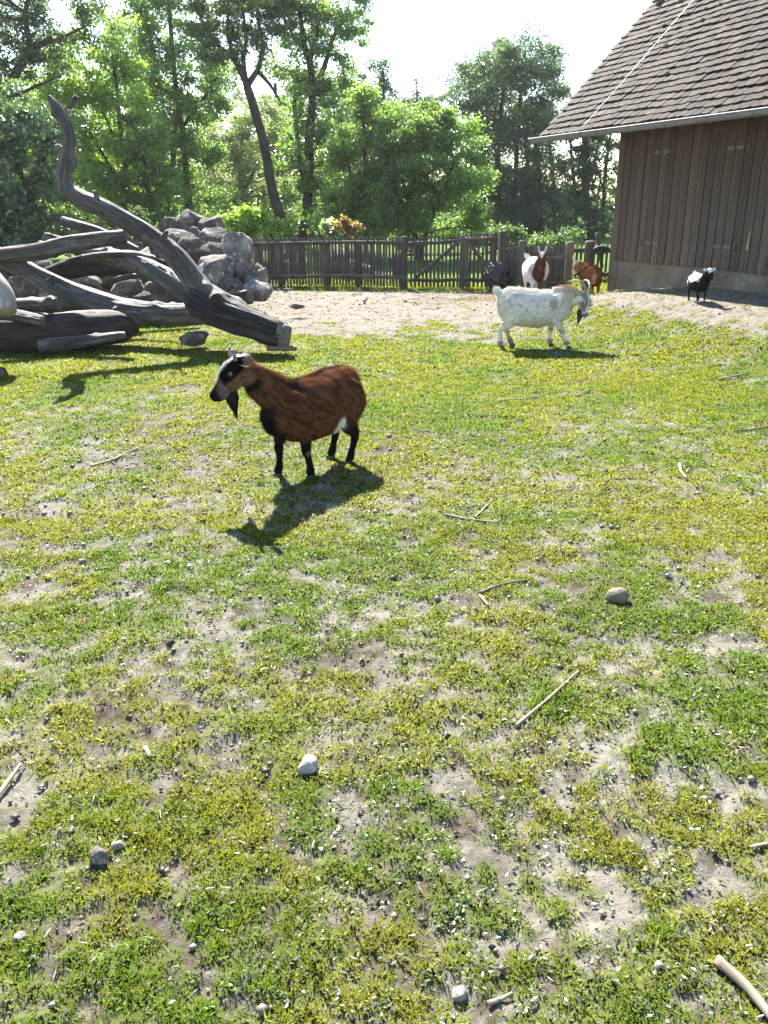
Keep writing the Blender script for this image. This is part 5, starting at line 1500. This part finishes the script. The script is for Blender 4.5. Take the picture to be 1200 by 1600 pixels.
def build_goats():
    # brown goat in front
    hind, front = ground_at(537, 722), ground_at(468, 745)
    mid = (hind + front) / 2
    goat('brown goat with black legs, face mask and long dark beard, standing alone on the turf', (mid.x - .05, mid.y - .03, tz(mid.x, mid.y)), math.radians(180 + 49), 0.95, col_brown,
         torso=[(-.43, 0, .51, .035, .06), (-.40, 0, .515, .09, .125), (-.33, 0, .51, .135, .175), (-.22, 0, .485, .170, .205), (-.08, 0, .458, .192, .213), (.06, 0, .452, .185, .208), (.18, 0, .463, .155, .195), (.28, 0, .48, .126, .172), (.35, 0, .485, .098, .135), (.40, 0, .50, .045, .07)],
         neck=[(.22, 0, .53, .098, .148), (.33, 0, .61, .084, .122), (.44, .0, .695, .068, .096), (.52, 0, .76, .058, .076), (.57, 0, .81, .048, .056)],
         head_pos=(.585, -.02, .815), head_yaw=math.radians(-22), head_pitch=math.radians(-29), head_scale=1.14, fl=legshift(FL, -.09, 0, .02), fr=legshift(FL, .02, 0, .01), hl=legshift(HL, .06), hr=legshift(HL, .04),
         horns='stub', horn_scale=.9, horn_mat=None, beard=(.21, .0, 0), ear_droop=-.02, ear_back=-.3, ear_col=(.15, .09, .055), tail='down', tail_col=(.03, .022, .018), tail_len=.10, nfur=150000, seed=1, voxel=.0075, furlen=.032, furwid=.0024, lockamt=.9)
    # white goat walking right
    h2, f2 = ground_at(794, 541), ground_at(873, 544); mid = (h2 + f2) / 2
    goat('white goat with long curved horns and a dark beard walking right, head lowered', (mid.x, mid.y, tz(mid.x, mid.y)), math.radians(-6), 1.02, col_white,
         neck=[(.24, 0, .53, .10, .15), (.34, -.01, .56, .09, .125), (.43, -.03, .57, .078, .10), (.48, -.05, .575, .066, .085), (.52, -.06, .575, .05, .06)],
         head_pos=(.535, -.07, .57), head_yaw=math.radians(-56), head_pitch=math.radians(-60), head_roll=math.radians(-6), fl=legshift(FL, -.03), fr=legshift(FL, .16, .02), hl=legshift(HL, .06), hr=legshift(HL, -.07),
         horns={q: [(-.01, q * .022, .045), (-.07, q * .036, .078), (-.14, q * .058, .080), (-.205, q * .085, .040), (-.245, q * .112, -.03), (-.255, q * .135, -.11)] for q in (-1, 1)}, horn_scale=.86, lockamt=.3, beard=(.21, -.05, 0), beard_col=(.06, .052, .045), ear_droop=-.45, ear_back=-.7, ear_col=(.32, .25, .18), tail='up', tail_col=(.72, .69, .62), tail_len=.15, nfur=45000, seed=2, furlen=.034, furwid=.005)
    # brown and white goat facing us behind it
    p = ground_at(842, 464)
    goat('brown and white goat facing us with raised white tail, half hidden behind the white goat', (p.x - .08, p.y, tz(p.x, p.y)), math.radians(-88), 1.0, col_pied,
         neck=[(.22, 0, .53, .11, .16), (.32, 0, .58, .095, .13), (.39, -.01, .64, .080, .10), (.43, -.01, .67, .068, .08), (.45, -.01, .71, .05, .06)],
         head_pos=(.46, -.01, .725), head_yaw=math.radians(-14), head_pitch=math.radians(-38), head_scale=1.15, horns='curved', horn_scale=1.0, horn_mat=m_simple('pale_horn', (.52, .49, .44), .45), ear_droop=-.02, ear_back=-.12, ear_col=(.10, .055, .04), tail='up', tail_col=(.74, .71, .68), tail_len=.24, tail_tilt=-.7, nfur=16000, seed=3, lockamt=.4, furlen=.03, furwid=.008, voxel=.011)
    # ginger goat from behind by the barn corner
    p = Vector((3.60, 14.25, tz(3.60, 14.25)))
    goat('ginger goat seen from behind, turning left at the barn corner', (p.x, p.y, p.z), math.radians(85), .86, col_orange,
         neck=[(.24, 0, .53, .10, .15), (.33, .04, .57, .09, .12), (.39, .10, .60, .075, .095), (.42, .16, .62, .064, .08), (.43, .19, .62, .05, .06)],
         head_pos=(.43, .20, .635), head_yaw=math.radians(70), head_pitch=math.radians(-50), horns='curved', horn_scale=1.3, horn_mat=bpy.data.materials['pale_horn'], ear_droop=-.1, ear_back=-.4, ear_col=(.5, .42, .35), tail='down', tail_col=(.30, .13, .06), tail_len=.10, nfur=16000, seed=4, furlen=.026, furwid=.008, voxel=.011, hl=legshift(HL, .02, 0, .02), hr=legshift(HL, -.02, 0, .02))
    # kid by the barn wall
    p = ground_at(1089, 472)
    goat('little black kid with a white back and brow, trotting before the barn plinth', (p.x, p.y, p.z), math.radians(-92), .52, col_kid,
         neck=[(.22, 0, .53, .10, .15), (.31, 0, .60, .082, .11), (.38, 0, .67, .066, .085), (.42, .01, .72, .058, .07), (.44, 0, .74, .05, .06)],
         head_pos=(.445, .05, .755), head_yaw=math.radians(25), head_pitch=math.radians(-48), head_scale=1.22, horns='stub', horn_scale=.5, ear_droop=.0, ear_back=-.15, ear_col=(.62, .60, .57), tail='up', tail_col=(.7, .68, .66), tail_len=.17,
         tail_tilt=.15, nfur=9000, seed=5, furlen=.022, furwid=.010, voxel=.012, fl=legshift(FL, .02), fr=legshift(FL, .06), hl=legshift(HL, .10), hr=legshift(HL, -.02))
build_goats()

# pigeon on the roof verge
def build_bird():
    p = BARN.matrix_world @ (RE0 + RSL * 3.03 + RNM * .06 + Vector((RXL + .10, 0, 0)))
    b = thing('pigeon', 'blue-grey pigeon perched at the top of the roof verge', 'bird', p, math.radians(150))
    V, Fc = loft([(-.13, 0, .10, .012, .012), (-.09, 0, .105, .04, .035), (-.02, 0, .11, .062, .06), (.05, 0, .125, .055, .06), (.10, 0, .16, .035, .04), (.115, 0, .20, .028, .03), (.125, 0, .225, .027, .027), (.14, 0, .232, .012, .012)], 16)
    g = Geo(); g.add(V, Fc); link('body', g.mesh('body', m_simple('pigeon_grey', (.20, .225, .27), .6, 0, .3, 20, .3)), b)
    V, Fc = loft([(-.10, 0, .105, .04, .010), (-.18, 0, .09, .042, .007), (-.25, 0, .078, .045, .004)], 10); g = Geo(); g.add(V, Fc); link('tail', g.mesh('tail', m_simple('pigeon_tail', (.10, .11, .14), .6)), b)
    for s in (-1, 1):
        V, Fc = loft([(.05, s * .05, .12, .010, .03), (-.03, s * .06, .12, .012, .04), (-.13, s * .035, .11, .008, .022), (-.19, s * .02, .10, .003, .008)], 10); g = Geo(); g.add(V, Fc); link('wing', g.mesh('wing', m_simple('pigeon_wing', (.42, .44, .48), .6, 0, .3, 15, .4)), b)
        g = Geo(); g.add(*tube_geo([(.01, s * .02, .07), (.012, s * .022, .0), (.04, s * .022, -.005)], [.006, .005, .003], 6)); link('leg', g.mesh('leg', m_simple('pigeon_leg', (.35, .12, .10), .6)), b)
    g = Geo(); g.add(*tube_geo([(.145, 0, .228), (.172, 0, .218)], [.007, .002], 6)); link('beak', g.mesh('beak', M['hoof']), b)
build_bird()

# ================================================================== TREES
def leaf_faces(C, size, rng, aspect=.55, droop=.3):
    n = len(C)
    d = rng.normal(size=(n, 3)); d[:, 2] = d[:, 2] * .7 - droop; d /= np.linalg.norm(d, axis=1, keepdims=True)
    e = rng.normal(size=(n, 3)); e[:, 2] *= .5; e -= d * (e * d).sum(1, keepdims=True); e /= np.linalg.norm(e, axis=1, keepdims=True)
    L = (size * rng.uniform(.6, 1.35, n))[:, None]
    up = np.cross(d, e)
    V = np.stack([C, C + d * L * .5 + e * L * aspect * .5 + up * L * .08, C + d * L, C + d * L * .5 - e * L * aspect * .5 + up * L * .08], 1).reshape(-1, 3)
    return V

def crown_points(blobs, rng, Y, total, clump_px, tight=1.3):
    """leaf centres gathered in clumps inside ellipsoids given as (u, v, ru, rv[, weight, dY])"""
    k = Y / F; P = []; CL = []; SH = []
    wts = np.array([b[2] * b[3] * (b[4] if len(b) > 4 else 1) for b in blobs], float); wts /= wts.sum()
    for b, w in zip(blobs, wts):
        u, v, ru, rv = b[:4]; dY = b[5] if len(b) > 5 else 0
        c = np.array(at(u, v, Y + dY)); R = np.array([ru * k, (ru + rv) / 2 * k * .85, rv * k])
        nl = int(total * w); vol = ru * rv
        nc = max(4, int(vol / (clump_px ** 2) * 1.7))
        d = rng.normal(size=(nc, 3)); d /= np.linalg.norm(d, axis=1, keepdims=True)
        rr = rng.uniform(.35, 1.05, (nc, 1)) ** .75
        cc = c + d * rr * R
        pick = rng.integers(0, nc, nl); cr = clump_px * k * rng.uniform(.5, 1.15, nc)
        off = rng.normal(size=(nl, 3)) * np.array([1, 1, .62]) * .52 * tight
        P.append(cc[pick] + off * cr[pick][:, None]); CL.append(cc)
        SH.append((rng.uniform(.72, 1.3, nc))[pick])
    return np.vstack(P), np.vstack(CL), np.concatenate(SH)

LEAFN, LEAFS = 2.4, 1.06
def tree(name, label, Y, stems, blobs, n, leafpx, col, seed, group=None, mat='leaf', clump=16, cat='tree', var=.35, yel=0.0, twigs=40, aspect=.55, col2=None, tight=1.3):
    rng = np.random.default_rng(seed)
    k = Y / F
    base = at(stems[0][0][0], stems[0][0][1], Y + (stems[0][0][3] if len(stems[0][0]) > 3 else 0)); base.z = 0
    t = thing(name, label, cat, base, 0, group)
    b0 = np.array(base)
    P, CL, SH = crown_points(blobs, rng, Y, int(n * LEAFN), clump, tight)
    ok = P[:, 2] > 0.05; P, SH = P[ok], SH[ok]
    g = Geo(); nodes = []
    for s in stems:
        pts = [at(q[0], q[1], Y + (q[3] if len(q) > 3 else 0)) for q in s]; rr = [q[2] * k * .78 for q in s]
        if pts[0].z > 0.0 and pts[0].z < 2.2 and s is stems[0] or (s[0][1] > 345):
            pts = [Vector((pts[0].x, pts[0].y, -.15))] + pts; rr = [rr[0] * 1.25] + rr
        Pp, Rr = resample(pts, rr, .22); V, Fc, G = tube_geo(Pp, Rr, 12, seed, .06, .04); g.add(V - b0, Fc, G)
        nodes.append(np.hstack([Pp, Rr[:, None]]))
    link('trunk', g.mesh('trunk', M['bark']), t)
    nodes = np.vstack(nodes)
    # twigs reaching the clumps
    sel = rng.permutation(len(CL))[:twigs]
    for i in sel:
        c = CL[i]; d = np.linalg.norm(nodes[:, :3] - c, axis=1) + np.where(nodes[:, 2] > c[2], 1.5, 0) * 1.0
        j = int(np.argmin(d)); a = nodes[j, :3]; L = np.linalg.norm(c - a)
        if L < .1: continue
        m1 = a + (c - a) * .5 + np.array([0, 0, .10 * L]) + rng.normal(size=3) * .07 * L
        r0 = min(nodes[j, 3] * .55, .012 + .014 * L)
        Pp, Rr = resample([a, m1, c], [r0, r0 * .65, r0 * .25], .3); V, Fc, G = tube_geo(Pp, Rr, 6, int(i), cap=False); g = Geo(); g.add(V - b0, Fc, G); link('branch', g.mesh('branch', M['bark']), t)
    V = leaf_faces(P, leafpx * LEAFS * k, rng, aspect)
    c = (np.array(col) * .92 + np.array([.010, .004, .010])) * 1.4 * SH[:, None] * rng.uniform(1 - var, 1 + var, (len(P), 1))
    if col2 is not None:
        f = (rng.uniform(0, 1, (len(P), 1)) < yel); c = np.where(f, np.array(col2) * rng.uniform(.8, 1.2, (len(P), 1)), c)
    nF = np.arange(len(P))[:, None] * 4
    Fc = np.concatenate([nF + np.array([0, 1, 2]), nF + np.array([0, 2, 3])])
    link('crown', np_mesh('crown', V - b0, Fc, M[mat], False, cols=np.repeat(np.clip(c, 0, 1), 4, 0)), t)
    return t

DK = (0.052, 0.092, 0.022); MID = (0.090, 0.150, 0.026); LT = (0.090, 0.150, 0.025); YG = (0.135, 0.205, 0.026); PALE = (0.130, 0.165, 0.085); BLUE = (0.040, 0.078, 0.038)
def build_trees():
    G1 = 'trees standing beyond the paddock'
    tree('tree', 'dark glossy-leaved tree leaning in at the left edge behind the heap of logs', 20,
         [[(5, 400, 15), (25, 350, 13), (47, 300, 11), (62, 255, 9), (85, 205, 7), (120, 150, 5)], [(-8, 400, 26), (-5, 330, 24), (-20, 260, 20), (-40, 200, 14)], [(47, 300, 6), (20, 250, 5), (-10, 210, 4)]],
         [(25, 255, 70, 75), (0, 185, 60, 50), (62, 320, 55, 40), (-40, 240, 70, 100), (30, 365, 60, 28), (-30, 330, 60, 60), (90, 215, 40, 45)], 11000, 6.0, (0.052, 0.095, 0.030), 1, G1, 'shinyleaf', 15)
    tree('tree', 'very dark tree overhanging the top left corner of the photo', 25,
         [[(-60, 380, 16), (-30, 250, 14), (0, 160, 11), (50, 80, 6), (105, 55, 3), (140, 38, 1.5)], [(0, 160, 4), (50, 138, 3), (95, 118, 1.5)], [(50, 80, 5), (40, 20, 4), (60, -40, 3)]],
         [(35, 50, 70, 45), (100, 75, 60, 32), (30, 105, 60, 30), (-40, 80, 90, 120), (150, 30, 40, 28, .7), (60, -20, 110, 40), (15, 155, 50, 22, .7)], 10000, 4.6, (0.030, 0.058, 0.019), 2, G1, 'leaf', 14)
    tree('tree', 'bright yellow-green tree behind the tip of the tall bare limb', 28,
         [[(190, 385, 5), (193, 300, 5), (195, 240, 4.5), (187, 190, 4), (180, 120, 3), (170, 70, 2)], [(193, 300, 3.5), (160, 240, 3), (130, 190, 2)], [(190, 240, 3), (150, 150, 2), (130, 100, 1.5)]],
         [(135, 105, 70, 55), (120, 170, 60, 50), (165, 60, 40, 40, .7), (160, 235, 60, 45), (90, 140, 45, 45), (190, 160, 50, 60), (120, 290, 70, 50, .9), (210, 330, 60, 45, .8), (60, 250, 50, 50)], 15000, 5.0, YG, 3, G1, 'leaf', 15)
    tree('tree', 'slim tree with crooked thin stems left of the twin-stemmed tree', 27,
         [[(245, 385, 5), (238, 330, 5), (228, 280, 4.5), (225, 240, 4), (212, 205, 3.5), (190, 180, 2.5)], [(230, 290, 3), (205, 285, 2.6), (190, 278, 2)], [(238, 330, 3.5), (205, 318, 3), (180, 322, 2), (165, 328, 1.5)]],
         [(215, 215, 50, 40), (235, 300, 50, 40), (180, 300, 40, 35), (200, 345, 60, 25), (255, 345, 50, 25)], 6500, 5.0, MID, 4, G1, 'leaf', 13)
    tree('tree', 'tall dense tree with two upright dark stems left of the leaning tree', 32,
         [[(300, 385, 7), (296, 330, 7), (290, 260, 6), (284, 200, 5.5), (274, 130, 4.5), (268, 60, 3.5), (262, -10, 2.5)], [(262, 385, 5), (262, 310, 5), (270, 250, 5), (276, 190, 4), (283, 140, 3.5)], [(284, 200, 3.5), (320, 150, 3), (340, 120, 2)], [(276, 150, 3.5), (235, 130, 2.5), (210, 120, 2)], [(268, 90, 3), (240, 50, 2), (225, 20, 2)]],
         [(255, 40, 65, 50), (285, 120, 70, 50), (230, 90, 50, 50), (250, 170, 60, 45), (310, 190, 50, 50), (265, 240, 60, 50), (320, 265, 40, 50), (285, 310, 55, 45), (230, 310, 40, 40), (250, -20, 80, 40), (300, 350, 60, 25)], 17000, 4.6, (0.080, 0.142, 0.028), 5, G1, 'leaf', 14)
    tree('tree', 'leaning tree with a long bare dark trunk forking high above the fence', 30.5,
         [[(456, 385, 11), (446, 360, 10), (432, 318, 9), (424, 290, 8.5), (415, 235, 8), (402, 185, 7.5), (386, 135, 7.5)],
          [(386, 135, 6), (368, 95, 5), (345, 75, 4), (325, 50, 3), (310, 20, 2)], [(388, 130, 6), (402, 110, 5), (410, 75, 4), (405, 40, 3.5), (400, -20, 2.5)], [(386, 135, 4.5), (380, 95, 4), (385, 60, 3), (378, 10, 2)], [(400, 110, 4), (420, 130, 3), (438, 158, 2)], [(368, 95, 3.5), (355, 50, 2.5), (360, 10, 2)]],
         [(385, 25, 45, 30), (345, 55, 40, 28), (415, 55, 26, 25), (330, 95, 28, 22, .8), (360, 95, 24, 16, .6), (425, 110, 22, 18, .6), (390, -15, 90, 30), (310, 30, 35, 30), (345, 130, 20, 15, .5)], 8500, 4.4, DK, 6, G1, 'leaf', 11)
    tree('tree', 'tall straight tree rising out of the top of the photo above the fence', 31.5,
         [[(470, 385, 10), (478, 350, 9), (481, 300, 8.5), (483, 220, 8), (488, 160, 7), (486, 110, 6.5), (476, 70, 5), (470, 30, 4), (462, -20, 3)], [(466, 230, 4), (463, 200, 4), (460, 160, 3.5), (466, 120, 3)], [(478, 300, 4.5), (468, 250, 4), (464, 225, 4)], [(488, 150, 5), (508, 100, 4), (520, 60, 3.5), (545, 20, 2.5)], [(484, 100, 4), (495, 50, 3), (500, 0, 2.5)], [(478, 80, 4), (455, 50, 3), (440, 20, 2)]],
         [(500, 35, 55, 35), (545, 15, 35, 30), (545, 70, 26, 35), (500, 105, 45, 35), (455, 30, 30, 35), (470, 140, 40, 35), (520, 150, 40, 40), (495, 210, 45, 40), (460, 255, 40, 45), (515, 255, 45, 45), (490, 310, 50, 35), (480, -20, 90, 30)], 15000, 4.4, (0.082, 0.138, 0.034), 7, G1, 'leaf', 12)
    tree('willow_tree', 'pale silvery willow-like tree between the upright and the leaning trunks', 37,
         [[(385, 385, 6), (380, 320, 5), (375, 260, 4), (380, 200, 3)], [(380, 300, 3.5), (410, 240, 3), (425, 190, 2)]],
         [(375, 215, 45, 50), (350, 270, 45, 45), (405, 260, 45, 55), (375, 325, 55, 35), (430, 315, 40, 35), (425, 195, 30, 40)], 11000, 4.6, PALE, 8, G1, 'leaf', 13, aspect=.32)
    tree('tree', 'light green bushy tree right of the tall straight tree', 26,
         [[(572, 385, 5), (575, 320, 5), (572, 260, 4), (568, 200, 3), (570, 150, 2)], [(575, 320, 3.5), (548, 270, 3), (535, 220, 2)], [(574, 300, 3.5), (598, 250, 3), (605, 200, 2)]],
         [(572, 190, 36, 45), (555, 250, 45, 50), (598, 240, 40, 50), (580, 310, 55, 45), (535, 320, 40, 40), (560, 350, 60, 25), (605, 180, 25, 30)], 11000, 4.8, (0.100, 0.160, 0.032), 9, G1, 'leaf', 13)
    tree('tree', 'wide round bushy tree with fanned stems behind the gate', 25,
         [[(650, 385, 5), (640, 320, 5), (650, 260, 4.5), (662, 210, 3)], [(655, 385, 5), (615, 290, 4), (600, 240, 3), (590, 220, 2)], [(660, 385, 5), (690, 300, 4), (710, 250, 3)], [(640, 320, 4), (625, 260, 3), (640, 210, 2)], [(690, 300, 3), (730, 280, 2.5), (752, 275, 2)]],
         [(665, 195, 55, 40), (635, 225, 50, 45), (705, 215, 45, 45), (680, 265, 70, 50), (625, 290, 50, 45), (715, 300, 50, 45), (745, 275, 24, 26, .8), (665, 340, 75, 30), (610, 345, 40, 25), (725, 345, 40, 25)], 20000, 4.4, (0.085, 0.145, 0.032), 10, G1, 'leaf', 14)
    tree('oak_tree', 'tall dark oak with many trunks standing beyond the wide bushy tree', 42,
         [[(775, 385, 5), (778, 320, 5), (777, 240, 4.5), (785, 160, 3.5), (790, 100, 2.5)], [(800, 385, 5), (805, 300, 4.5), (808, 220, 4), (815, 130, 3)], [(846, 385, 5), (843, 310, 4.5), (838, 230, 4), (830, 150, 3)], [(822, 385, 4), (822, 300, 4), (825, 220, 3)], [(868, 385, 4), (866, 300, 3.5), (858, 220, 3)], [(760, 385, 4), (757, 300, 3.5), (755, 220, 3)]],
         [(795, 150, 80, 85, 1.1), (800, 250, 78, 70, 1.2), (765, 310, 70, 55, 1.2), (840, 310, 60, 65, 1.2), (790, 95, 60, 35), (830, 110, 45, 40), (755, 125, 42, 35), (795, 150, 75, 40), (845, 165, 42, 40), (745, 185, 30, 35), (800, 205, 70, 35), (850, 215, 32, 35, .7), (775, 240, 35, 35, .5), (835, 265, 30, 30, .4), (770, 300, 45, 35, .8), (820, 320, 60, 35), (790, 350, 70, 30), (855, 330, 40, 45)], 42000, 3.6, (0.046, 0.080, 0.042), 11, G1, 'leaf', 17)
    tree('ivy_tree', 'narrow ivy-covered tree left of the barn corner', 36,
         [[(918, 395, 6), (917, 320, 6), (914, 250, 5), (912, 190, 4), (915, 130, 3)], [(916, 300, 2.5), (930, 250, 2), (938, 215, 1.5)]],
         [(918, 350, 17, 40), (915, 300, 15, 35), (913, 255, 17, 28), (910, 215, 20, 25), (915, 175, 22, 25)], 5500, 3.8, (0.024, 0.050, 0.020), 12, G1, 'leaf', 9)
    tree('tree', 'thin airy tree half hidden by the barn corner', 38,
         [[(942, 390, 4), (943, 320, 3.5), (948, 250, 3), (960, 180, 2)], [(900, 390, 3.5), (898, 310, 3), (893, 240, 2.5), (888, 180, 2)], [(944, 300, 2), (932, 260, 1.5), (925, 230, 1)], [(930, 390, 2.5), (932, 330, 2), (938, 280, 1.5)]],
         [(945, 330, 18, 45, .7), (950, 260, 20, 40, .6), (893, 285, 16, 50, .6), (888, 230, 16, 35, .7), (935, 225, 25, 18, .5), (900, 350, 22, 25), (940, 370, 25, 18), (960, 200, 40, 40)], 5200, 3.8, (0.036, 0.070, 0.028), 13, G1, 'leaf', 9)
    tree('tree', 'broad mid-green tree far behind, filling the gaps between the leaning and upright trunks', 44,
         [[(335, 385, 5), (335, 260, 4), (330, 170, 3)], [(430, 385, 5), (432, 240, 4), (430, 130, 3)]],
         [(330, 170, 60, 60), (430, 160, 45, 60), (215, 150, 60, 60), (330, 260, 60, 50), (440, 260, 60, 60), (215, 250, 60, 60), (130, 200, 60, 60), (60, 230, 60, 60), (130, 300, 80, 50), (530, 180, 40, 60), (530, 280, 60, 50), (0, 300, 60, 60), (0, 180, 60, 70), (380, 330, 90, 40), (60, 330, 80, 40)], 20000, 4.0, (0.075, 0.120, 0.040), 30, G1, 'leaf', 14)
    tree('tree', 'distant dark tree top showing between the tall straight tree and the oak', 50,
         [[(600, 380, 5), (600, 250, 4), (600, 150, 3), (598, 110, 2)]],
         [(598, 115, 20, 22), (590, 150, 30, 28), (560, 150, 30, 40), (610, 180, 30, 30), (580, 210, 50, 40)], 5500, 3.6, BLUE, 14, G1, 'leaf', 10)
    tree('spruce_tree', 'small pointed spruce tip far off above the wide bushy tree', 55,
         [[(652, 380, 4), (652, 250, 3), (652, 180, 2), (651, 122, .8)]],
         [(652, 132, 4, 9), (652, 145, 7, 9), (652, 158, 10, 10), (652, 175, 14, 12), (640, 165, 12, 12), (690, 160, 35, 20), (660, 195, 50, 25)], 3600, 3.2, (0.040, 0.070, 0.040), 15, G1, 'leaf', 7)
    tree('shrub', 'small orange-leaved shrub rising above the long picket fence', 19.5,
         [[(541, 400, 2), (541, 370, 1.6), (543, 350, 1.2)], [(541, 375, 1.1), (530, 357, .8)]], [(545, 350, 14, 8), (533, 354, 9, 7), (552, 357, 9, 7)], 420, 5.0, (0.13, 0.074, 0.026), 16, None, 'leaf', 7, 'shrub', col2=(0.16, 0.15, 0.04), yel=.3, twigs=10)
    tree('shrub', 'pale green shrub just left of the orange-leaved one', 20,
         [[(520, 400, 2), (519, 370, 1.6), (517, 350, 1.2)]], [(517, 352, 14, 12), (525, 362, 14, 9)], 700, 5.0, (0.13, 0.17, 0.10), 17, None, 'leaf', 7, 'shrub', twigs=8)
    tree('shrub', 'leafy bush over the fence under the leaning tree', 22,
         [[(425, 400, 3), (424, 370, 2), (420, 350, 1.5)]], [(425, 362, 26, 14), (400, 350, 25, 20), (375, 345, 30, 22), (450, 350, 18, 14, .5)], 2200, 5.4, YG, 18, None, 'leaf', 11, 'shrub', twigs=14)
    tree('shrub', 'dark undergrowth bush behind the rock pile', 21,
         [[(215, 410, 3), (212, 380, 2.5), (205, 350, 2)]], [(200, 365, 70, 28), (120, 370, 70, 30), (270, 365, 50, 25), (40, 385, 60, 28)], 6000, 5.0, (0.030, 0.060, 0.016), 19, None, 'leaf', 13, 'shrub', twigs=20)
    tree('shrub', 'bush in the gap between the gate and the oak trunks', 28,
         [[(760, 395, 3), (758, 370, 2), (752, 350, 1.5)]], [(755, 362, 40, 18), (700, 368, 50, 16), (640, 372, 50, 14), (820, 372, 50, 18), (880, 378, 40, 16)], 5200, 4.4, (0.045, 0.085, 0.02), 20, None, 'leaf', 11, 'shrub', twigs=20)
    # deep wood behind
    rng = np.random.default_rng(99)
    V, C = [], []
    for Y, n, u0, u1, vt in ((46, 21000, -120, 620, 170), (56, 16000, -160, 980, 270), (64, 12000, -260, 1000, 290)):
        u = rng.uniform(u0, u1, n); top = vt + 60 * (fbm(u / 60, u * 0, int(Y), 3) - .5) * 2
        v = top + (400 - top) * rng.uniform(0, 1, n) ** .8
        yy = Y + rng.normal(0, 1.5, n)
        P = np.array([list(at(a, b, c)) for a, b, c in zip(u, v, yy)])
        P = P[P[:, 2] > .05]
        V.append(leaf_faces(P, .34, rng, .6)); C.append(np.repeat(np.array([0.045, 0.080, 0.028]) * rng.uniform(.5, 1.6, (len(P), 1)), 4, 0))
    V = np.vstack(V); n = len(V) // 4; nF = np.arange(n)[:, None] * 4
    me = np_mesh('far_woods', V, np.concatenate([nF + np.array([0, 1, 2]), nF + np.array([0, 2, 3])]), M['leaf'], False, cols=np.vstack(C))
    tag(link('far_woods', me), 'dark mass of woodland foliage far behind the trees', None, None, 'stuff')
build_trees()

# ================================================================== HAZE
def build_haze():
    m, nt, out = mat_new('thin_haze')
    v = N(nt, 'ShaderNodeVolumePrincipled'); v.inputs['Color'].default_value = (0.95, 0.97, 1.0, 1); v.inputs['Density'].default_value = HAZE; v.inputs['Anisotropy'].default_value = 0.45
    nt.links.new(v.outputs[0], out.inputs['Volume'])
    V, Fc = box_geo(160, 100, 23, 0, (0, 40, 9.5))
    me = np_mesh('haze', V, Fc, m, False); tag(link('haze', me), 'thin sunlit haze lying over the paddock and trees', None, None, 'stuff')
HAZE = 0.0003
build_haze()
